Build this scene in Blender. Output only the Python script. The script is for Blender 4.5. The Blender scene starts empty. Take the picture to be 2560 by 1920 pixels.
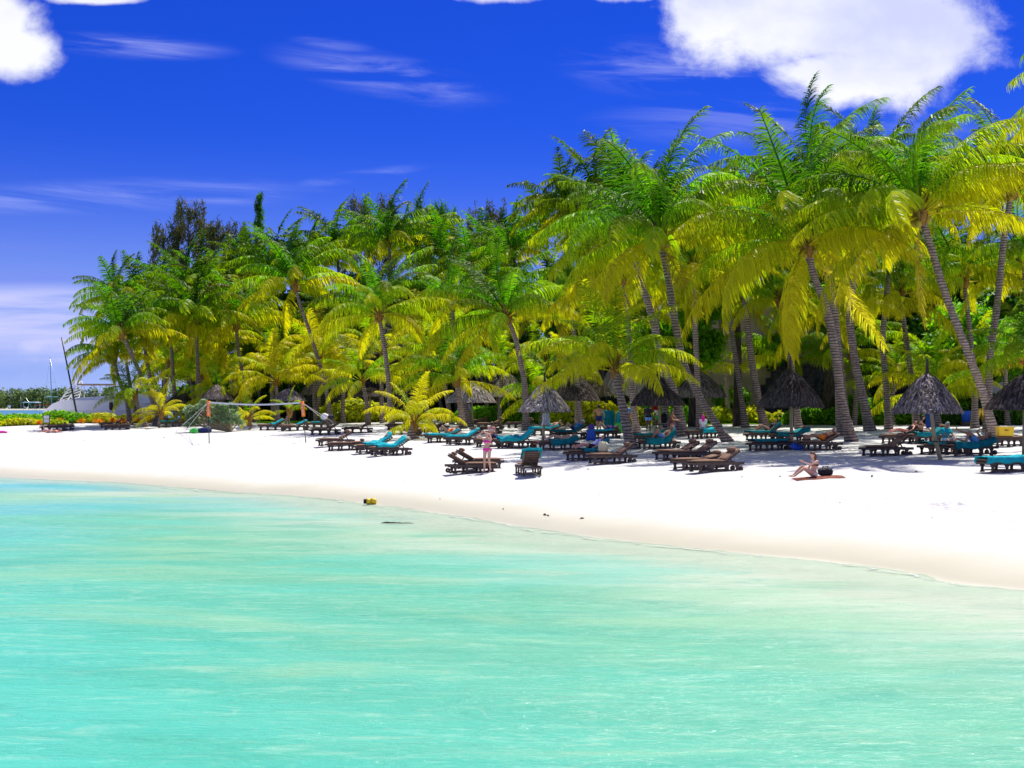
import bpy, bmesh, math, random
import numpy as np
from mathutils import Vector, Matrix, Quaternion

R = math.radians
scene = bpy.context.scene
C = scene.collection
rnd = random.Random(7)

# ------------------------------------------------------------------ camera
HZ, F, CAMH = 1014.0, 3334.0, 3.4          # horizon row, focal length in source pixels, eye height over the water
cd = bpy.data.cameras.new('camera'); cam = bpy.data.objects.new('camera', cd); C.objects.link(cam)
cam.location = (0, 0, CAMH); cam.rotation_euler = (R(90), 0, 0)
cd.sensor_width = 36; cd.lens = F / 2560 * 36; cd.shift_y = (HZ - 960) / 2560
cd.clip_start = 0.2; cd.clip_end = 9000
scene.camera = cam

# ------------------------------------------------------------------ sun, exposure
SUN_EL, SUN_AZ = 62.0, 28.0                # sun behind the palms, a little to the right
sdir = Vector((math.sin(R(SUN_AZ)) * math.cos(R(SUN_EL)), math.cos(R(SUN_AZ)) * math.cos(R(SUN_EL)), math.sin(R(SUN_EL))))
sl = bpy.data.lights.new('sun', 'SUN'); sl.energy = 4.8; sl.angle = R(0.53); sl.color = (1.0, 0.955, 0.88)
so = bpy.data.objects.new('sun', sl); C.objects.link(so); so.rotation_euler = sdir.to_track_quat('Z', 'Y').to_euler()
so.location = (0, 60, 60)
vs = scene.view_settings
vs.view_transform = 'Standard'; vs.look = 'None'; vs.exposure = 0.5; vs.gamma = 1; vs.use_curve_mapping = False
scene.cycles.max_bounces = 7; scene.cycles.diffuse_bounces = 2; scene.cycles.glossy_bounces = 2
scene.cycles.transmission_bounces = 4; scene.cycles.transparent_max_bounces = 6
scene.cycles.caustics_reflective = False; scene.cycles.caustics_refractive = False

# ------------------------------------------------------------------ node helper
class NT:
    def __init__(s, tree): s.t = tree; s.n = tree.nodes; s.l = tree.links
    def node(s, typ, **kw):
        n = s.n.new(typ)
        for k, v in kw.items(): setattr(n, k, v)
        return n
    def put(s, sock, v):
        if v is None: return
        if isinstance(v, bpy.types.NodeSocket): s.l.new(v, sock)
        else: sock.default_value = v
    def m(s, op, a, b=None, c=None, clamp=False):
        n = s.node('ShaderNodeMath', operation=op, use_clamp=clamp)
        s.put(n.inputs[0], a); s.put(n.inputs[1], b); s.put(n.inputs[2], c)
        return n.outputs[0]
    def vm(s, op, a, b=None):
        n = s.node('ShaderNodeVectorMath', operation=op); s.put(n.inputs[0], a); s.put(n.inputs[1], b)
        return n.outputs[0]
    def xyz(s, x, y, z=0.0):
        n = s.node('ShaderNodeCombineXYZ'); s.put(n.inputs[0], x); s.put(n.inputs[1], y); s.put(n.inputs[2], z); return n.outputs[0]
    def sep(s, v):
        n = s.node('ShaderNodeSeparateXYZ'); s.put(n.inputs[0], v); return n.outputs
    def noise(s, vec, scale, detail=4, rough=0.55, dist=0.0, col=False):
        n = s.node('ShaderNodeTexNoise'); s.put(n.inputs['Vector'], vec)
        n.inputs['Scale'].default_value = scale; n.inputs['Detail'].default_value = detail
        n.inputs['Roughness'].default_value = rough; n.inputs['Distortion'].default_value = dist
        return n.outputs['Color' if col else 'Fac']
    def ss(s, v, lo, hi, a=0.0, b=1.0):
        n = s.node('ShaderNodeMapRange', interpolation_type='SMOOTHSTEP'); s.put(n.inputs['Value'], v)
        n.inputs['From Min'].default_value = lo; n.inputs['From Max'].default_value = hi
        n.inputs['To Min'].default_value = a; n.inputs['To Max'].default_value = b
        return n.outputs[0]
    def mix(s, f, a, b, mode='MIX'):
        n = s.node('ShaderNodeMix', data_type='RGBA', blend_type=mode)
        s.put(n.inputs['Factor'], f)
        for sock, v in ((n.inputs[6], a), (n.inputs[7], b)):
            if isinstance(v, (tuple, list)): v = tuple(v) + ((1.0,) if len(v) == 3 else ())
            s.put(sock, v)
        return n.outputs[2]

def _mixc(s, f, a, b, mode='MIX'):
    o = s.mix(f, a, b, mode); o = s.vm('MINIMUM', o, (0.85, 0.85, 0.85)); return o
NT.mixc = _mixc

# ------------------------------------------------------------------ world: sky and clouds
w = bpy.data.worlds.new('World'); scene.world = w; w.use_nodes = True
W = NT(w.node_tree); W.n.clear()
sky = W.node('ShaderNodeTexSky', sky_type='NISHITA'); sky.sun_disc = False
sky.sun_elevation = R(SUN_EL); sky.sun_rotation = R(SUN_AZ); sky.air_density = 1.0; sky.dust_density = 0.2; sky.ozone_density = 3.0
SKYN = sky
tc = W.node('ShaderNodeTexCoord'); D = tc.outputs['Generated']
dx, dy, dz = W.sep(D)
hs = W.node('ShaderNodeHueSaturation'); hs.inputs['Saturation'].default_value = 1.35; hs.inputs['Value'].default_value = 1.0
W.put(hs.inputs['Color'], sky.outputs[0])
base = W.mix(1.0, hs.outputs[0], (0.085, 0.195, 0.80), 'MULTIPLY')
# clouds live on a far dome: u, v are the tangent-plane coordinates of a direction (towards the beach), the rest of the sky gets the same noise
ay = W.m('MAXIMUM', W.m('ABSOLUTE', dy), 0.12)
u = W.m('DIVIDE', dx, ay); v = W.m('DIVIDE', dz, ay)
front = W.ss(dy, 0.0, 0.2)
def PU(px): return (px - 1280) / F
def PV(py): return (HZ - py) / F
def ell(px, py, rx, ry, rot=0.0):
    du = W.m('SUBTRACT', u, PU(px)); dv = W.m('SUBTRACT', v, PV(py))
    c, sn = math.cos(R(rot)), math.sin(R(rot))
    a = W.m('MULTIPLY', W.m('ADD', W.m('MULTIPLY', du, c), W.m('MULTIPLY', dv, sn)), F / rx)
    b = W.m('MULTIPLY', W.m('SUBTRACT', W.m('MULTIPLY', dv, c), W.m('MULTIPLY', du, sn)), F / ry)
    return W.m('SUBTRACT', 1.0, W.m('SQRT', W.m('ADD', W.m('MULTIPLY', a, a), W.m('MULTIPLY', b, b))))
uv = W.xyz(u, W.m('MULTIPLY', v, 1.25), 0.0)
n1 = W.noise(uv, 12.0, 10, 0.62, 0.2)
n2 = W.noise(W.vm('ADD', uv, (3.1, 1.7, 0.4)), 5.0, 6, 0.55)
blob = None
for e in ((1960, 40, 330, 190), (2250, 90, 290, 190), (1790, 20, 150, 130), (2120, 190, 300, 100), (2060, -160, 620, 210),
          (10, 120, 160, 85), (-30, 60, 160, 100), (1230, -30, 200, 42), (1560, -30, 120, 40), (250, -8, 150, 26)):
    x = ell(*e); blob = x if blob is None else W.m('MAXIMUM', blob, x)
cum = W.ss(W.m('ADD', blob, W.m('MULTIPLY', W.m('SUBTRACT', n1, 0.5), 1.5)), 0.0, 0.48)
# fair-weather clouds for the sky outside the view
gen = W.ss(W.noise(D, 2.2, 7, 0.6, 0.3), 0.50, 0.64)
off = W.m('SUBTRACT', 1.0, W.m('MULTIPLY', front, W.ss(ell(1280, 700, 2000, 1500), -0.1, 0.1)))
gen = W.m('MULTIPLY', W.m('MULTIPLY', gen, off), W.ss(dz, 0.02, 0.2))
# cirrus streaks
su = W.xyz(W.m('MULTIPLY', u, 2.2), W.m('ADD', W.m('MULTIPLY', v, 22.0), W.m('MULTIPLY', u, 1.1)), 0.0)
ns = W.noise(su, 2.4, 7, 0.62, 0.9)
def streak(lo, hi, *es):
    bm_ = None
    for e in es:
        x = ell(*e); bm_ = x if bm_ is None else W.m('MAXIMUM', bm_, x)
    return W.m('MULTIPLY', W.ss(ns, lo, hi), W.ss(bm_, 0.0, 0.8))
st1 = streak(0.42, 0.75, (960, 190, 340, 70, -12), (1650, 170, 300, 90, -3), (830, 110, 130, 28, -8), (330, 115, 300, 40, -3))
st2 = streak(0.36, 0.70, (330, 490, 560, 55, 1), (60, 500, 300, 45), (900, 440, 200, 20, 8))
st3 = streak(0.40, 0.66, (60, 690, 300, 45), (40, 620, 260, 30), (1900, 300, 500, 90), (2300, 330, 200, 70))
st4 = W.m('MULTIPLY', W.ss(W.noise(W.xyz(W.m('MULTIPLY', u, 2.5), W.m('MULTIPLY', v, 34.0)), 2.2, 6, 0.55), 0.28, 0.60), W.ss(ell(60, 815, 620, 120), 0.0, 0.45))
low = W.m('MULTIPLY', W.ss(W.noise(uv, 16.0, 6, 0.6), 0.40, 0.58), W.ss(ell(60, 900, 420, 70), 0.0, 0.6))
cc = W.mix(W.ss(n2, 0.34, 0.58), (4.7, 5.0, 7.2), (7.1, 7.2, 7.8))
c = base
hz = W.ss(dz, 0.0, 0.24, 1.0, 0.0)
c = W.mix(W.m('MULTIPLY', W.m('MULTIPLY', hz, hz), 0.9), c, (2.9, 3.8, 7.2))
c = W.mix(W.m('MULTIPLY', st2, 0.9), c, (2.0, 2.6, 6.9))
c = W.mix(W.m('MULTIPLY', st3, 0.6), c, (1.5, 2.0, 6.4))
c = W.mix(W.m('MULTIPLY', st4, 0.85), c, (4.6, 4.7, 7.4))
c = W.mix(W.m('MULTIPLY', low, 0.45), c, (2.0, 2.9, 6.6))
c = W.mix(W.m('MULTIPLY', st1, 0.65), c, (2.6, 3.0, 6.8))
c = W.mix(W.m('MULTIPLY', gen, 0.9), c, cc)
c = W.mix(W.m('MULTIPLY', W.m('MULTIPLY', cum, front), 0.98), c, cc)
bg = W.node('ShaderNodeBackground'); W.put(bg.inputs[0], c); bg.inputs[1].default_value = 0.10
wo = W.node('ShaderNodeOutputWorld'); W.l.new(bg.outputs[0], wo.inputs[0])

# ------------------------------------------------------------------ object helpers
def tag(o, label=None, cat=None, group=None, kind=None):
    if label: o['label'] = label
    if cat: o['category'] = cat
    if group: o['group'] = group
    if kind: o['kind'] = kind
    return o
def empty(name, loc, label, cat, group=None, rz=0.0):
    o = bpy.data.objects.new(name, None); C.objects.link(o); o.location = loc; o.rotation_euler = (0, 0, rz)
    o.empty_display_size = 0.2
    return tag(o, label, cat, group)
def link(name, mesh, parent=None):
    o = bpy.data.objects.new(name, mesh); C.objects.link(o)
    if parent is not None: o.parent = parent
    return o

class MB:
    """collects faces of one mesh"""
    def __init__(s): s.v = []; s.f = []; s.mi = []; s.sm = []
    def add(s, vs, fs, mi=0, smooth=False):
        b = len(s.v); s.v += [tuple(p) for p in vs]
        for f in fs: s.f.append(tuple(i + b for i in f)); s.mi.append(mi); s.sm.append(smooth)
    def box(s, c, d, M=None, mi=0, taper=1.0):
        hx, hy, hz_ = d[0] / 2, d[1] / 2, d[2] / 2
        vs_ = [(sx * hx * (taper if sz > 0 else 1), sy * hy * (taper if sz > 0 else 1), sz * hz_) for sz in (-1, 1) for sy in (-1, 1) for sx in (-1, 1)]
        vs_ = [Vector(p) for p in vs_]
        if M is not None: vs_ = [M @ p for p in vs_]
        vs_ = [p + Vector(c) for p in vs_]
        s.add(vs_, [(0, 2, 3, 1), (4, 5, 7, 6), (0, 1, 5, 4), (2, 6, 7, 3), (0, 4, 6, 2), (1, 3, 7, 5)], mi)
        return s
    def tube(s, pts, rads, n=8, mi=0, cap=True, flat=1.0, up=None, smooth=True):
        pts = [Vector(p) for p in pts]; rings = []
        if not isinstance(rads, (list, tuple)): rads = [rads] * len(pts)
        prev = None
        for i, p in enumerate(pts):
            t = (pts[min(i + 1, len(pts) - 1)] - pts[max(i - 1, 0)]).normalized()
            if prev is None:
                a = Vector(up) if up else (Vector((0, 0, 1)) if abs(t.z) < 0.9 else Vector((0, 1, 0)))
                prev = (a - t * a.dot(t)).normalized()
            nrm = (prev - t * prev.dot(t)).normalized(); prev = nrm; b = t.cross(nrm)
            rings.append([p + (nrm * math.sin(2 * math.pi * k / n) * flat + b * math.cos(2 * math.pi * k / n)) * rads[i] for k in range(n)])
        vs_ = [q for r_ in rings for q in r_]; fs = []
        for i in range(len(pts) - 1):
            for k in range(n):
                fs.append((i * n + k, i * n + (k + 1) % n, (i + 1) * n + (k + 1) % n, (i + 1) * n + k))
        s.add(vs_, fs, mi, smooth)
        if cap:
            b = len(s.v) - len(vs_)
            s.f.append(tuple(b + k for k in range(n - 1, -1, -1))); s.mi.append(mi); s.sm.append(False)
            s.f.append(tuple(b + (len(pts) - 1) * n + k for k in range(n))); s.mi.append(mi); s.sm.append(False)
        return s
    def lathe(s, prof, n=24, mi=0, c=(0, 0, 0), smooth=True, M=None):
        vs_ = []
        for r_, z in prof:
            for k in range(n):
                p = Vector((r_ * math.cos(2 * math.pi * k / n), r_ * math.sin(2 * math.pi * k / n), z))
                if M is not None: p = M @ p
                vs_.append(p + Vector(c))
        fs = [(i * n + k, i * n + (k + 1) % n, (i + 1) * n + (k + 1) % n, (i + 1) * n + k) for i in range(len(prof) - 1) for k in range(n)]
        s.add(vs_, fs, mi, smooth); return s
    def ball(s, c, r, n=10, m_=6, sc=(1, 1, 1), mi=0):
        prof = [(max(1e-4, math.sin(math.pi * i / m_)) * r, -math.cos(math.pi * i / m_) * r) for i in range(m_ + 1)]
        M = Matrix.Diagonal(sc).to_3x3() if len(sc) == 3 else sc
        return s.lathe(prof, n, mi, c, True, M)
    def mesh(s, name, mats):
        me = bpy.data.meshes.new(name); me.from_pydata(s.v, [], s.f)
        for m_ in (mats if isinstance(mats, (list, tuple)) else [mats]): me.materials.append(m_)
        me.polygons.foreach_set('material_index', s.mi); me.polygons.foreach_set('use_smooth', s.sm)
        me.update(); return me
    def obj(s, name, mats, parent=None): return link(name, s.mesh(name, mats), parent)

def quads_mesh(name, V, mat, attr=None, smooth=False):
    """V: (n,4,3) array of free quads -> one mesh; attr: (n,4,3)"""
    n = len(V); me = bpy.data.meshes.new(name)
    me.vertices.add(n * 4); me.vertices.foreach_set('co', np.ascontiguousarray(V, dtype=np.float32).ravel())
    me.loops.add(n * 4); me.loops.foreach_set('vertex_index', np.arange(n * 4, dtype=np.int32))
    me.polygons.add(n); me.polygons.foreach_set('loop_start', np.arange(0, n * 4, 4, dtype=np.int32))
    me.polygons.foreach_set('loop_total', np.full(n, 4, dtype=np.int32))
    if attr is not None:
        a = me.attributes.new('lf', 'FLOAT_VECTOR', 'POINT'); a.data.foreach_set('vector', np.ascontiguousarray(attr, dtype=np.float32).ravel())
    me.materials.append(mat); me.update(calc_edges=True); return me

# ------------------------------------------------------------------ materials
def material(name):
    m = bpy.data.materials.new(name); m.use_nodes = True; T = NT(m.node_tree); T.n.clear()
    T.out = T.node('ShaderNodeOutputMaterial'); T.tc = T.node('ShaderNodeTexCoord'); return m, T
def principled(T, col, rough=0.6, spec=0.3, bump=None, bs=0.3, bd=0.02, metal=0.0):
    p = T.node('ShaderNodeBsdfPrincipled')
    if isinstance(col, tuple): col = tuple(col[:3]) + (1.0,)
    T.put(p.inputs['Base Color'], col); T.put(p.inputs['Roughness'], rough); p.inputs['Specular IOR Level'].default_value = spec
    p.inputs['Metallic'].default_value = metal
    if bump is not None:
        b = T.node('ShaderNodeBump'); b.inputs['Strength'].default_value = bs; b.inputs['Distance'].default_value = bd
        T.put(b.inputs['Height'], bump); T.l.new(b.outputs[0], p.inputs['Normal'])
    return p
def simple(name, c1, c2=None, scale=8.0, rough=0.6, spec=0.3, bs=0.3, bd=0.01, stretch=(1, 1, 1), obj=True, metal=0.0, detail=5):
    m, T = material(name)
    mp = T.vm('MULTIPLY', T.tc.outputs['Object' if obj else 'Generated'], stretch)
    n = T.noise(mp, scale, detail, 0.6)
    col = c1 if c2 is None else T.mix(T.ss(n, 0.3, 0.7), c1, c2)
    p = principled(T, col, rough, spec, n, bs, bd, metal)
    T.l.new(p.outputs[0], T.out.inputs[0]); return m
def leafmat(name, c1, c2, trans=0.45, rough=0.45, tcol=None, fromobj=False, tip=(0.42, 0.26, 0.02)):
    m, T = material(name)
    at = T.node('ShaderNodeAttribute', attribute_name='lf'); s_, q_, r_ = T.sep(at.outputs['Vector'])
    oi = T.node('ShaderNodeObjectInfo')
    if fromobj:
        al = oi.outputs['Alpha']
        y = T.m('MULTIPLY', T.m('ADD', T.m('MULTIPLY', T.m('POWER', s_, 1.8), 0.75), T.m('MULTIPLY', T.m('POWER', q_, 2.0), 0.30)), al, clamp=True)
        col = T.mix(y, oi.outputs['Color'], tip)
    else:
        col = T.mix(r_, c1, c2)
    val = T.m('ADD', 0.85 if fromobj else 0.72, T.m('MULTIPLY', r_, 0.55))
    if fromobj: rough = 0.42
    col = T.mix(1.0, col, T.xyz(val, val, val), 'MULTIPLY')
    p = principled(T, col, rough, 0.11 if fromobj else 0.10)
    tr = T.node('ShaderNodeBsdfTranslucent')
    T.put(tr.inputs[0], T.mixc(1.0, col, tcol or ((2.35, 3.05, 0.4) if fromobj else (2.2, 2.4, 0.45)), 'MULTIPLY'))
    mx = T.node('ShaderNodeMixShader'); mx.inputs[0].default_value = trans
    T.l.new(p.outputs[0], mx.inputs[1]); T.l.new(tr.outputs[0], mx.inputs[2]); T.l.new(mx.outputs[0], T.out.inputs[0]); return m

M = {}
M['frond'] = leafmat('palm leaf', None, None, 0.50, 0.5, fromobj=True, tip=(0.48, 0.36, 0.01))
M['needle'] = leafmat('casuarina needles', (0.04, 0.08, 0.025), (0.19, 0.165, 0.055), 0.4, tcol=(1.3, 1.2, .8))
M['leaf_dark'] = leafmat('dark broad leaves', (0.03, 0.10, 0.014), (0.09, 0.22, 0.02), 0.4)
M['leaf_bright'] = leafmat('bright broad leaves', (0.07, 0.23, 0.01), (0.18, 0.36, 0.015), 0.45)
M['leaf_lime'] = leafmat('lime shrub leaves', (0.22, 0.36, 0.01), (0.50, 0.46, 0.02), 0.4)
M['leaf_orange'] = leafmat('orange croton leaves', (0.60, 0.34, 0.015), (0.65, 0.20, 0.01), 0.4, tcol=(1.3, 1.1, .7))
M['leaf_grey'] = leafmat('grey green leaves', (0.16, 0.27, 0.10), (0.38, 0.50, 0.26), 0.3, tcol=(1.2, 1.2, .8))
M['leaf_far'] = leafmat('distant trees', (0.08, 0.16, 0.05), (0.20, 0.27, 0.09), 0.3, tcol=(1.2, 1.2, .8))
M['flower'] = leafmat('pink blossoms', (0.6, 0.05, 0.12), (0.7, 0.25, 0.1), 0.3, tcol=(1.2, 1, 1))
M['grass'] = leafmat('lawn grass', (0.14, 0.36, 0.01), (0.26, 0.50, 0.02), 0.4)
# palm trunk
m, T = material('palm trunk'); x_, y_, z_ = T.sep(T.tc.outputs['Object'])
at = T.node('ShaderNodeAttribute', attribute_name='ring'); ring = at.outputs['Fac']
n = T.noise(T.tc.outputs['Object'], 5.0, 5, 0.6); nb = T.noise(T.tc.outputs['Object'], 22.0, 4, 0.6)
col = T.mix(T.ss(n, 0.3, 0.7), (0.20, 0.15, 0.13), (0.44, 0.35, 0.31))
col = T.mix(T.m('MULTIPLY', T.ss(T.m('ADD', ring, T.m('MULTIPLY', n, 0.3)), 0.75, 1.05), 0.85), col, (0.05, 0.036, 0.032))
p = principled(T, col, 0.85, 0.15, nb, 0.6, 0.03); T.l.new(p.outputs[0], T.out.inputs[0]); M['trunk'] = m
M['bark'] = simple('dark bark', (0.05, 0.038, 0.03), (0.13, 0.10, 0.085), 6, 0.9, 0.1, 0.8, 0.04, (1, 1, 0.25))
M['fibre'] = simple('palm boot fibre', (0.16, 0.07, 0.025), (0.42, 0.24, 0.06), 9, 0.85, 0.1, 0.6, 0.03, (1, 1, 0.4))
M['coconut'] = simple('green coconuts', (0.28, 0.26, 0.02), (0.50, 0.36, 0.04), 3, 0.5, 0.3)
M['stalk'] = simple('yellow palm stalk', (0.42, 0.34, 0.03), (0.55, 0.36, 0.03), 3, 0.5, 0.3)
M['post'] = simple('pale round pole', (0.36, 0.28, 0.13), (0.50, 0.42, 0.24), 3, 0.6, 0.3, 0.3, 0.01, (6, 6, 0.6))
M['straw_dark'] = leafmat('weathered dark thatch', (0.05, 0.04, 0.036), (0.36, 0.295, 0.26), 0.0, 0.9)
M['straw_pale'] = leafmat('newer pale thatch', (0.28, 0.22, 0.17), (0.85, 0.72, 0.60), 0.0, 0.9)
M['straw_grey'] = leafmat('sun-bleached grey thatch', (0.07, 0.058, 0.055), (0.58, 0.50, 0.46), 0.0, 0.9)
M['straw_black'] = leafmat('blackened thatch', (0.022, 0.017, 0.016), (0.15, 0.118, 0.105), 0.0, 0.9)
M['under_thatch'] = simple('thatch underside', (0.035, 0.027, 0.024), (0.09, 0.07, 0.06), 12, 0.95, 0.05, 0.8, 0.03)
M['wood'] = simple('weathered dark wood', (0.055, 0.040, 0.034), (0.125, 0.092, 0.078), 4, 0.75, 0.2, 0.3, 0.01, (1, 9, 9))
M['cushion'] = simple('brown cushion canvas', (0.20, 0.115, 0.072), (0.27, 0.16, 0.105), 5, 0.8, 0.15, 0.35, 0.015)
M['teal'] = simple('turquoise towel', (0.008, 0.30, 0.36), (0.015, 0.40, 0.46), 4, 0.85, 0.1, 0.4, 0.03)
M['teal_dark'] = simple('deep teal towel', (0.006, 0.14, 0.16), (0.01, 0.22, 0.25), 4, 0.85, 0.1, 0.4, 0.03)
M['white_cloth'] = simple('white cloth', (0.62, 0.62, 0.66), (0.78, 0.78, 0.8), 5, 0.85, 0.1, 0.4, 0.02)
M['black'] = simple('black fabric', (0.012, 0.012, 0.016), (0.035, 0.035, 0.045), 6, 0.7, 0.2)
M['blue'] = simple('blue plastic', (0.012, 0.08, 0.48), (0.02, 0.12, 0.60), 4, 0.45, 0.4)
M['navy'] = simple('navy fabric', (0.015, 0.02, 0.08), (0.03, 0.04, 0.15), 6, 0.8, 0.2)
M['sky_blue'] = simple('sky blue fabric', (0.10, 0.30, 0.62), (0.16, 0.40, 0.72), 6, 0.8, 0.2)
M['yellow'] = simple('yellow plastic', (0.85, 0.52, 0.01), (0.92, 0.62, 0.02), 4, 0.4, 0.4)
M['orange'] = simple('orange fabric', (0.80, 0.16, 0.015), (0.88, 0.24, 0.03), 5, 0.7, 0.2)
M['red'] = simple('red fabric', (0.45, 0.02, 0.02), (0.6, 0.04, 0.04), 5, 0.7, 0.2)
M['green'] = simple('bright green fabric', (0.05, 0.50, 0.06), (0.10, 0.65, 0.12), 5, 0.8, 0.2)
M['pink'] = simple('hot pink fabric', (0.85, 0.02, 0.32), (0.92, 0.04, 0.42), 5, 0.6, 0.3)
M['cream'] = simple('cream canvas', (0.60, 0.56, 0.34), (0.70, 0.66, 0.44), 6, 0.8, 0.2)
M['purple'] = simple('purple fabric', (0.12, 0.06, 0.35), (0.20, 0.10, 0.45), 6, 0.8, 0.2)
M['brown_cloth'] = simple('rust brown mat', (0.16, 0.05, 0.035), (0.26, 0.09, 0.06), 6, 0.85, 0.1)
M['lilac'] = simple('pale lilac shirt', (0.42, 0.42, 0.72), (0.52, 0.52, 0.80), 6, 0.85, 0.1)
M['gelcoat'] = simple('white boat hull', (0.88, 0.88, 0.90), (0.92, 0.92, 0.93), 1.5, 0.25, 0.5, 0.02, 0.01)
M['bluehull'] = simple('pale blue boat hull', (0.35, 0.60, 0.72), (0.45, 0.68, 0.78), 2, 0.3, 0.5)
M['tan'] = simple('tan bimini canvas', (0.48, 0.32, 0.22), (0.56, 0.40, 0.28), 3, 0.8, 0.2)
M['glass'] = simple('dark boat glass', (0.02, 0.025, 0.035), (0.04, 0.05, 0.06), 1, 0.1, 0.6, 0.0)
M['steel'] = simple('steel tube', (0.55, 0.55, 0.60), (0.65, 0.65, 0.7), 3, 0.3, 0.5, 0.05, 0.01, metal=0.6)
M['black_metal'] = simple('black painted metal', (0.012, 0.014, 0.022), (0.03, 0.032, 0.045), 4, 0.4, 0.4)
M['blue_metal'] = simple('blue anodised mast', (0.10, 0.22, 0.38), (0.16, 0.30, 0.48), 4, 0.35, 0.5)
M['rope'] = simple('white rope', (0.62, 0.60, 0.62), (0.75, 0.74, 0.75), 20, 0.8, 0.1)
M['stone'] = simple('black basalt', (0.022, 0.022, 0.032), (0.10, 0.09, 0.11), 3.5, 0.85, 0.2, 0.8, 0.05)
M['mortar'] = simple('dark mortar', (0.02, 0.02, 0.024), (0.05, 0.045, 0.05), 6, 0.95, 0.1)
M['plaster'] = simple('cream plaster', (0.42, 0.33, 0.20), (0.50, 0.40, 0.26), 1.5, 0.85, 0.1, 0.2)
M['plaster_grey'] = simple('pale grey plaster', (0.36, 0.35, 0.34), (0.45, 0.44, 0.42), 1.5, 0.85, 0.1, 0.2)
M['dark_opening'] = simple('dark room behind opening', (0.008, 0.008, 0.01), (0.02, 0.02, 0.022), 2, 0.5, 0.3)
M['hair_brown'] = simple('brown hair', (0.09, 0.035, 0.015), (0.20, 0.08, 0.03), 30, 0.6, 0.3, 0.5, 0.01)
M['hair_dark'] = simple('dark hair', (0.012, 0.009, 0.008), (0.04, 0.028, 0.022), 30, 0.6, 0.3, 0.5, 0.01)
M['hair_blond'] = simple('blond hair', (0.35, 0.20, 0.08), (0.50, 0.32, 0.14), 30, 0.6, 0.3, 0.5, 0.01)
M['hair_grey'] = simple('grey hair', (0.35, 0.33, 0.32), (0.50, 0.48, 0.46), 30, 0.6, 0.3, 0.5, 0.01)
def skin(name, c, c2): return simple(name, c, c2, 7, 0.5, 0.35, 0.1, 0.004)
M['skin_light'] = skin('light skin', (0.62, 0.34, 0.24), (0.70, 0.42, 0.31))
M['skin_tan'] = skin('tanned skin', (0.40, 0.19, 0.11), (0.48, 0.25, 0.15))
M['skin_red'] = skin('sunburnt skin', (0.62, 0.25, 0.18), (0.70, 0.32, 0.24))
M['skin_dark'] = skin('dark skin', (0.10, 0.045, 0.028), (0.15, 0.07, 0.045))
M['driftwood'] = simple('dark driftwood', (0.05, 0.04, 0.02), (0.12, 0.10, 0.04), 8, 0.8, 0.2, 0.6, 0.02)

# ------------------------------------------------------------------ terrain
WL = [(0, 1192), (170, 1200), (347, 1209), (555, 1228), (700, 1242), (856, 1257), (1000, 1275), (1157, 1297), (1300, 1321), (1446, 1343), (1590, 1361), (1736, 1378), (1910, 1393), (2083, 1408), (2330, 1438), (2560, 1472)]
WL = [(a, b - (7 if 600 < a < 2200 else 0)) for a, b in WL]
wl = [((px - 1280) / F * (F * CAMH / (py - HZ)), F * CAMH / (py - HZ)) for px, py in WL]
land = [(700, -300), (160, -45), (70, -12), (36, 4), (19, 15)] + [p for p in reversed(wl)] + \
       [(-36, 74), (-52, 87), (-75, 101), (-105, 116), (-150, 131), (-185, 146), (-150, 160), (-95, 158), (-55, 160), (-30, 176), (-8, 215), (30, 330), (200, 560), (700, 700)]
def catmull(P, k=6, closed=False):
    out = []; n = len(P)
    rng = range(n if closed else n - 1)
    g = (lambda i: P[i % n]) if closed else (lambda i: P[max(0, min(n - 1, i))])
    for i in rng:
        p0, p1, p2, p3 = (np.array(g(j), float) for j in (i - 1, i, i + 1, i + 2))
        for j in range(k):
            t = j / k
            out.append(0.5 * (2 * p1 + (p2 - p0) * t + (2 * p0 - 5 * p1 + 4 * p2 - p3) * t * t + (3 * p1 - p0 - 3 * p2 + p3) * t ** 3))
    if not closed: out.append(np.array(P[-1], float))
    return out
LP = np.array(catmull(land, 4, True))
def shore(x, y):
    """signed distance to the waterline, positive on land"""
    x = np.asarray(x, float); y = np.asarray(y, float); sh = x.shape; x = x.ravel(); y = y.ravel()
    best = np.full(x.shape, 1e9); ins = np.zeros(x.shape, bool); n = len(LP)
    for i in range(n):
        ax, ay_ = LP[i]; bx, by = LP[(i + 1) % n]
        ex, ey = bx - ax, by - ay_; t = np.clip(((x - ax) * ex + (y - ay_) * ey) / (ex * ex + ey * ey + 1e-12), 0, 1)
        best = np.minimum(best, np.hypot(x - ax - t * ex, y - ay_ - t * ey))
        cr = ((ay_ > y) != (by > y)) & (x < ex * (y - ay_) / (ey if abs(ey) > 1e-9 else 1e-9) + ax); ins ^= cr
    return np.where(ins, best, -best).reshape(sh)
ZD = ([-400, -120, -40, -15, -6, 0, 2.5, 8, 13, 20, 30, 50, 80, 150, 400], [-6, -4.5, -2.6, -1.3, -0.5, 0, 0.30, 0.80, 1.08, 1.38, 1.65, 1.92, 2.12, 2.25, 2.3])
def ground(x, y):
    d = shore(x, y); x = np.asarray(x, float); y = np.asarray(y, float)
    z = np.interp(d, *ZD)
    rough = np.clip((d - 1.5) / 6, 0, 1) * 0.025
    z = z + rough * (np.sin(x * 1.9 + 0.7 * np.sin(y * 1.3)) * np.sin(y * 1.6 + np.sin(x * 0.9)) + 0.6 * np.sin(x * 4.1 + y * 2.3) * np.sin(y * 3.7 - x))
    return z + np.where(np.abs(d) < 4, 0.012 * np.sin(x * 0.8 + y * 0.5), 0)
def gz(x, y): return float(ground(np.array([x]), np.array([y]))[0])
_Ys = np.concatenate([np.arange(12, 60, .25), np.arange(60, 240, .5)])
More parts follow.
